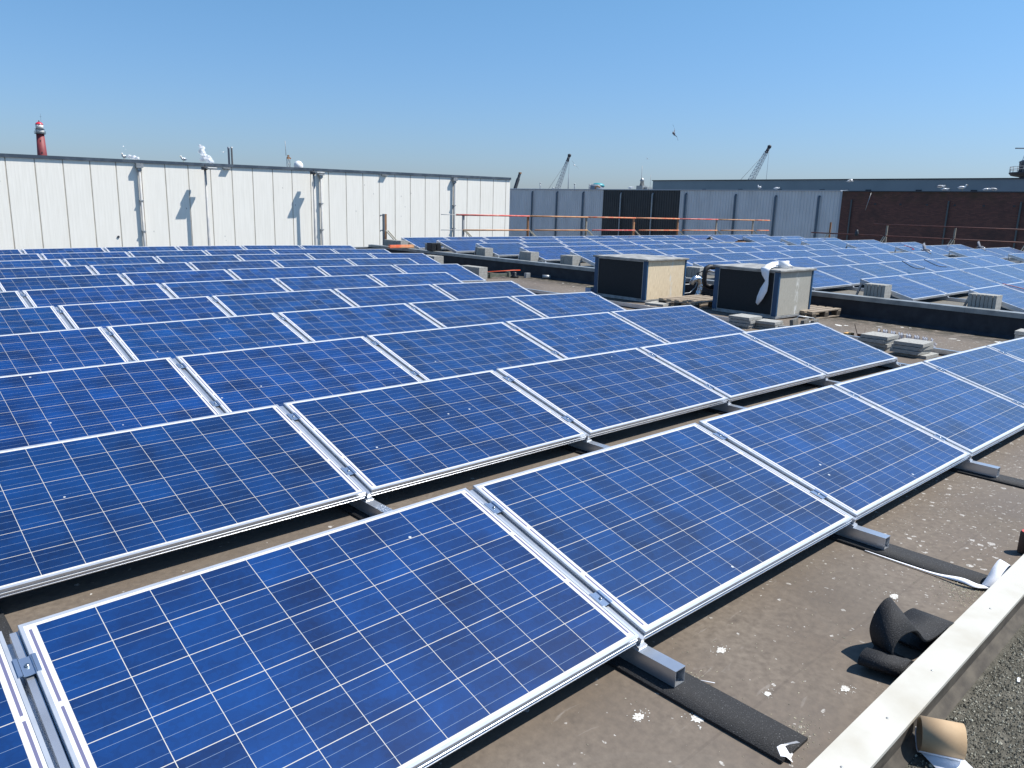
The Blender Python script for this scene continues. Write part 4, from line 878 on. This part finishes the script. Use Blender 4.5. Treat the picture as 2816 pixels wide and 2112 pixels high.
# chimneys, mast, dome
for i, (x, r) in enumerate(((628, .25), (636.5, .23))):
    P = at(x, 404, 200); b = MB(); b.lathe((P.x, P.y, -8), [(r*1.1,0), (r,P.z+8-.5), (r*1.15,P.z+8-.45), (r*1.15,P.z+8)], 14)
    tag(b.build('chimney', M_CRANE if i == 0 else M_STEEL), ['dark slim chimney, left one of the pair above white warehouse','pale slim chimney, right one of the pair above white warehouse'][i], 'chimney', 'twin chimneys')
def lattice(b, A, B, w0, w1, n, t):
    A, B = V(A), V(B); ax = (B-A).normalized(); s = ax.cross(V((0,0,1)));
    if s.length < .05: s = V((1,0,0))
    s.normalize(); t2 = ax.cross(s); pr = None
    for i in range(n+1):
        f = i/n; c = A.lerp(B, f); w_ = w0+(w1-w0)*f; cur = [c+(s*a+t2*e)*w_/2 for a, e in ((1,1), (1,-1), (-1,-1), (-1,1))]
        for k in range(4): b.tube([cur[k], cur[(k+1) % 4]], t*.6, 4, smooth=False)
        if pr:
            for k in range(4):
                b.tube([pr[k], cur[k]], t, 4, smooth=False); b.tube([pr[k], cur[(k+1) % 4]], t*.6, 4, smooth=False)
        pr = cur
root = empty('lattice_mast', (72.7, 142, -8)); tag(root, 'rusty lattice mast with equipment left of the white dome', 'mast'); iv = Matrix.Translation(-root.location)
b = MB(); lattice(b, (72.75,142.2,-8), (72.75,142.2,9.3), .8, .5, 22, .035); child(b, 'lattice', M_STEEL, root, iv)
b = MB(); b.box(72.5, 73.0, 142.0, 142.4, 9.3, 9.7); b.box(72.6, 72.9, 142.05, 142.3, 9.75, 10.05); b.lathe((73.15,142.2,9.35), [(.14,0), (.18,.15), (.05,.28)], 8); child(b, 'equipment', M_TIMB, root, iv)
b = MB(); b.tube([(72.3,142.2,9.9), (72.2,142.2,12.6)], .05, 5); child(b, 'aerial', M_GPIPE, root, iv)
root = empty('radar_dome', (74.1, 140.8, -8)); tag(root, 'white round dome peeking over the white warehouse roof', 'dome')
b = MB(); b.lathe((0,0,15.35), [(.5,0), (.78,.3), (.88,.75), (.80,1.15), (.55,1.5), (.25,1.66), (.02,1.7)], 24); b.build('dome', mat('dome_white', (.82,.82,.82), .4), root); MB().lathe((0,0,0), [(.6,0), (.6,15.3)], 12).build('pedestal', M_WHITE, root)
# cranes
def crane(tip, basep, w, lab, hookz):
    root = empty('harbour_crane', (basep[0], basep[1], -8)); tag(root, lab, 'crane', 'lattice cranes on the skyline'); iv = Matrix.Translation(-root.location)
    A = V(basep); T = V(tip); d = (A-T).normalized(); base = A+d*12; b = MB(); lattice(b, base, T-(T-base).normalized()*1.5, w, w*.35, 22, .055); child(b, 'jib', M_CRANE, root, iv)
    b = MB(); b.tube([T-(T-base).normalized()*1.8, T-(T-base).normalized()*.4], .38, 8); b.lathe((T.x, T.y, T.z-.5), [(.3,0), (.5,.3), (.5,.7), (.2,.9)], 10); child(b, 'jib_head', M_DARKM, root, iv)
    b = MB(); b.tube([T, V((T.x, T.y, hookz))], .045, 4); child(b, 'hoist_rope', M_CRANE, root, iv)
    bk = base+V((base.x-T.x, base.y-T.y, 0)).normalized()*5+V((0,0,3)); b = MB(); b.tube([T-(T-base).normalized()*1.5, bk], .045, 4); child(b, 'stay_rope', M_DARKM, root, iv)
    b = MB(); b.box(base.x-2, base.x+2, base.y-2, base.y+2, -8, base.z-.1); child(b, 'machine_house', M_CRANE, root, iv)
T = at(1566,427,220); B = at(1533,520,220); crane(T, B, 1.6, 'lattice crane jib above the grey part of corrugated warehouse', at(1564,500,220).z)
P = at(1564,478,200); b = MB(); b.tube([P, (P.x, P.y, 5)], .10, 6); tag(b.build('slim_mast', M_CRANE), 'slim vertical mast just right of the left crane', 'mast')
T = at(2116,403,200); B = at(2066,495,200); crane(T, B, 1.8, 'lattice crane jib above the green-grey hall', 6)
root = empty('boom_crane', (104, 111.6, -8)); tag(root, 'dark telescopic boom rising at the white warehouse corner', 'crane'); iv = Matrix.Translation(-root.location)
T = at(1430,476,150); B = at(1416,520,150); d = (B-T).normalized(); b = MB(); b.bar(B+d*9, T.lerp(B,.35), .48, .48); b.bar(T.lerp(B,.35), T, .36, .36); child(b, 'boom', M_DARKM, root, iv); b = MB(); b.box(T.x-.2, T.x+.25, T.y-.2, T.y+.2, T.z-.12, T.z+.15); child(b, 'boom_head', M_TIMB, root, iv)
# ship mast, far right tower
root = empty('ship_mast', (130.2, 101.9, -8)); tag(root, 'small ship superstructure with thin mast beyond corrugated warehouse', 'ship mast'); iv = Matrix.Translation(-root.location)
P = at(1765,515,160); b = MB(); b.box(P.x-.8, P.x+.8, P.y-.8, P.y+.8, -8, P.z+.3); b.box(P.x-.3, P.x+1.4, P.y-1.6, P.y+.5, P.z-.6, P.z+.0); b.lathe((P.x,P.y,P.z+.3), [(.5,0), (.35,.8), (.5,1.0), (.1,1.6)], 8); child(b, 'bridge', M_STEEL, root, iv); b = MB(); b.tube([(P.x-.3,P.y,P.z), (P.x-.3,P.y,P.z+4.2)], .05, 5); b.tube([(P.x+.9,P.y-1.4,P.z), (P.x+.9,P.y-1.4,P.z+2.5)], .03, 5); child(b, 'mast', M_GPIPE, root, iv)
P = at(2850,470,150); root = empty('control_tower', (P.x, P.y, -8)); tag(root, 'dark round control tower with balcony at the right edge', 'tower')
z = P.z+8; MB().lathe((0,0,0), [(3.0,0), (2.75,z-1.5), (2.6,z-1.2)], 28).build('shaft', M_TOWER, root); MB().lathe((0,0,z-1.2), [(2.7,0), (4.1,.25), (4.5,.7), (4.5,.85), (2.6,.86)], 28).build('balcony', M_DARKM, root)
MB().lathe((0,0,z-.34), [(2.9,0), (3.0,1.9), (3.15,2.0), (2.6,2.35), (.2,2.6)], 28).build('cabin', M_TOWER, root)
b = MB()
for k in range(24): th = k*pi/12; b.tube([(4.4*cos(th),4.4*sin(th),z-.34), (4.4*cos(th),4.4*sin(th),z+.7)], .04, 4)
for zz in (z+.2, z+.7): b.tube([(4.4*cos(k*pi/18),4.4*sin(k*pi/18),zz) for k in range(37)], .045, 4, cap=False)
b.build('balcony_rail', M_GPIPE, root)
b = MB(); tl = -r2; tl.z = 0; tl.normalize(); s_ = tl*2.5
b.tube([s_+V((0,0,z+1.6)), s_*.95+V((0,0,z+4.2))], .10, 6); b.tube([s_*1.9+V((0,0,z+4.05)), s_*-1.5+V((0,0,z+4.25))], .12, 6); b.tube([s_*.9+V((0,0,z+2.0)), V((0,0,z+4.15))], .05, 5); b.tube([s_*1.4+V((0,0,z-.3)), s_+V((0,0,z+4.1))], .05, 5); b.build('radar_frame', M_GPIPE, root)

# ------------------------------------------------------------------ steam
def steam(name, pts, lab):
    b = MB(); rn = random.Random(len(lab))
    m = mat('steam', (.90,.91,.93), 1.0, bump=(.5, .6, 1.0)); m_t = m.node_tree; tr = m_t.nodes.new('ShaderNodeBsdfTransparent'); mx = m_t.nodes.new('ShaderNodeMixShader'); g = NG(m)
    lw = m_t.nodes.new('ShaderNodeLayerWeight'); lw.inputs['Blend'].default_value = .35
    fac = g.rng(g.m('ADD', lw.outputs['Facing'], g.m('MULTIPLY', g.noise(g.tc(), .5, 5), .8)), .45, 1.05, .25, .98)
    m_t.links.new(fac, mx.inputs[0]); m_t.links.new(g.b.outputs[0], mx.inputs[1]); m_t.links.new(tr.outputs[0], mx.inputs[2]); m_t.links.new(mx.outputs[0], m_t.nodes['Material Output'].inputs['Surface'])
    for x, y, r, D in pts:
        P = at(x, y, D); R = r*D/2143.7; prof = [(R*math.sin(a)*(1), -R*math.cos(a)) for a in lin(.12, pi-.12, 8)]
        b.lathe(P, prof, 14)
    o = b.build(name, m); rm = o.modifiers.new('remesh', 'REMESH'); rm.mode = 'VOXEL'; rm.voxel_size = .4
    tx = bpy.data.textures.new('puff', 'CLOUDS'); tx.noise_scale = 1.6; dm = o.modifiers.new('displace', 'DISPLACE'); dm.texture = tx; dm.strength = .9; dm.mid_level = .45; dm.texture_coords = 'GLOBAL'
    tag(o, lab, 'steam', kind='stuff')
steam('steam_plume', [(551,402,4.5,400), (556,408,7,400), (550,416,6,400), (559,421,8,400), (563,430,9.5,400), (572,437,11,400), (580,446,9,400), (556,438,8,400)], 'white steam plume left of the twin chimneys')
steam('steam_plume', [(339,402,2.5,400), (346,410,2,400), (356,430,6,400), (368,433,6.5,400), (380,436,5,400)], 'low white steam puff behind the gull on white roof')

# ------------------------------------------------------------------ gulls
def gull(P, rz, lab, pose='stand', s=1.0, roll=0, pitch=0, dark=False):
    root = empty('gull', P, rz); root.rotation_euler = (roll, pitch, rz); root.scale = (s, s, s); tag(root, lab, 'gull', 'gulls')
    zb = .20 if pose == 'stand' else (.10 if pose == 'sit' else 0); hx, hz = (.17, .17) if pose == 'stand' else (.20, .07 if pose == 'sit' else .02)
    b = MB(); C_ = [(-.24,0,zb+.0), (-.15,0,zb+.02), (-.03,0,zb+.03), (.09,0,zb+.05), (hx-.03,0,zb+hz*.6), (hx,0,zb+hz), (hx+.04,0,zb+hz+.01), (hx+.065,0,zb+hz)]
    b.tube(smooth(C_, 4), [max(.012, x) for x in [.012+.0*i for i in range(0)]] or [(.015,.03,.055,.07,.08,.085,.088,.088,.085,.08,.075,.07,.062,.055,.048,.042,.040,.040,.041,.042,.042,.040,.036,.03,.025,.018,.014,.010,.006)[min(i, 28)] for i in range(29)], 12)
    b.build('body', M_GWING if (dark and pose == 'fly') else M_GULL, root)
    MB().tube([(hx+.06,0,zb+hz), (hx+.105,0,zb+hz-.008)], [.012,.004], 8).build('beak', M_BEAK, root)
    if pose in ('stand', 'sit'):
        for sgn in (-1, 1):
            b = MB(); b.tube([(.08,sgn*.075,zb+.06), (-.05,sgn*.085,zb+.05), (-.2,sgn*.05,zb+.03), (-.30,sgn*.02,zb+.03)], [.03,.045,.03,.008], 8); b.build('folded_wing', M_GWING if dark else M_FRAME, root)
        if pose == 'stand':
            for sgn in (-1, 1): MB().tube([(0,sgn*.03,zb-.04), (.0,sgn*.03,.0), (.04,sgn*.03,.004)], .006, 6).build('leg', M_BEAK, root)
    else:
        up = .35 if pose == 'fly' else .9
        for sgn in (-1, 1):
            b = MB(); pts = smooth([(.04,sgn*.05,.02), (.07,sgn*.28,.05+.3*up), (.02,sgn*.46,.04+.34*up), (-.06,sgn*.62,.02+.38*up)], 3)
            n = len(pts); b.ribbon(pts, [(.095*(1-.8*(i/(n-1))**2),0,0) for i in range(n)], .008); wg = b.build('wing', M_GWING if dark else M_GULL, root)
            b = MB(); b.ribbon([(-.02,sgn*.54,.036+.36*up), (-.065,sgn*.64,.018+.385*up)], [(.036,0,0), (.008,0,0)], .012); b.build('wing_tip', M_GTIP, wg)
        MB().ribbon([(-.2,0,.0), (-.30,0,.0)], [(0,.03,0), (0,.06,0)], .006).build('tail', M_GULL, root)
gull((9.92,35.0,3.0), 4.0, 'gull standing on white warehouse roof, left of the other', s=.75); gull((12.40,34.97,3.04), 3.6, 'gull standing on white warehouse roof, right of the other', s=.75)
gull((50.1,28.4,3.2), 1.2, 'gull standing on grey warehouse roof at left of lying gull', s=.8); gull((50.2,27.1,3.2), -1.6, 'gull sitting on grey warehouse roof right of standing one', 'sit', .85)
gull((50.2,40.0,3.2), -1.4, 'gull resting on the roof above the black cladding', 'sit', .95)
gull((50.1,16.4,3.32), -1.5, 'gull about to land above the brick building roof', 'sit', .9, dark=True); gull((50.1,16.15,3.16), -1.4, 'gull lying on the brick building roof, leftmost lying one', 'sit', .85)
gull((50.1,15.2,3.16), -1.2, 'gull standing upright on the brick building roof', 'stand', .95); gull((50.1,13.9,3.16), -1.5, 'gull sitting on brick roof, left of the last one', 'sit', .85); gull((50.1,13.6,3.16), 1.6, 'gull sitting on brick roof nearest the right edge', 'sit', .9, dark=True)
gull(at(1852,368,30), .4, 'dark-winged gull gliding high in the sky', 'fly', .56, roll=1.15, pitch=.35, dark=True)
gull(at(1579,455,90), .9, 'small white gull flying right of the left crane', 'fly', .95, roll=.8); gull(at(1780,437,120), .2, 'tiny distant gull flying above the black cladding', 'fly', .6, roll=.6, dark=True); gull(at(614,419,120), 1.0, 'tiny white gull flying left of the twin chimneys', 'fly', .9)
gull(V((50,21.9,3.75)), -1.3, 'gull flying low over the brick roof corner', 'fly', .75, roll=.1)
gull(at(2546,689,18.5), 2.3, 'gull flapping low over far panels, left one', 'fly', .42, roll=-.5, dark=True); gull(at(2696,681,22), 2.3, 'gull flapping low over far panels, right one near brick wall', 'fly', .42, roll=-.5, dark=True)
print('objects', len(bpy.data.objects))
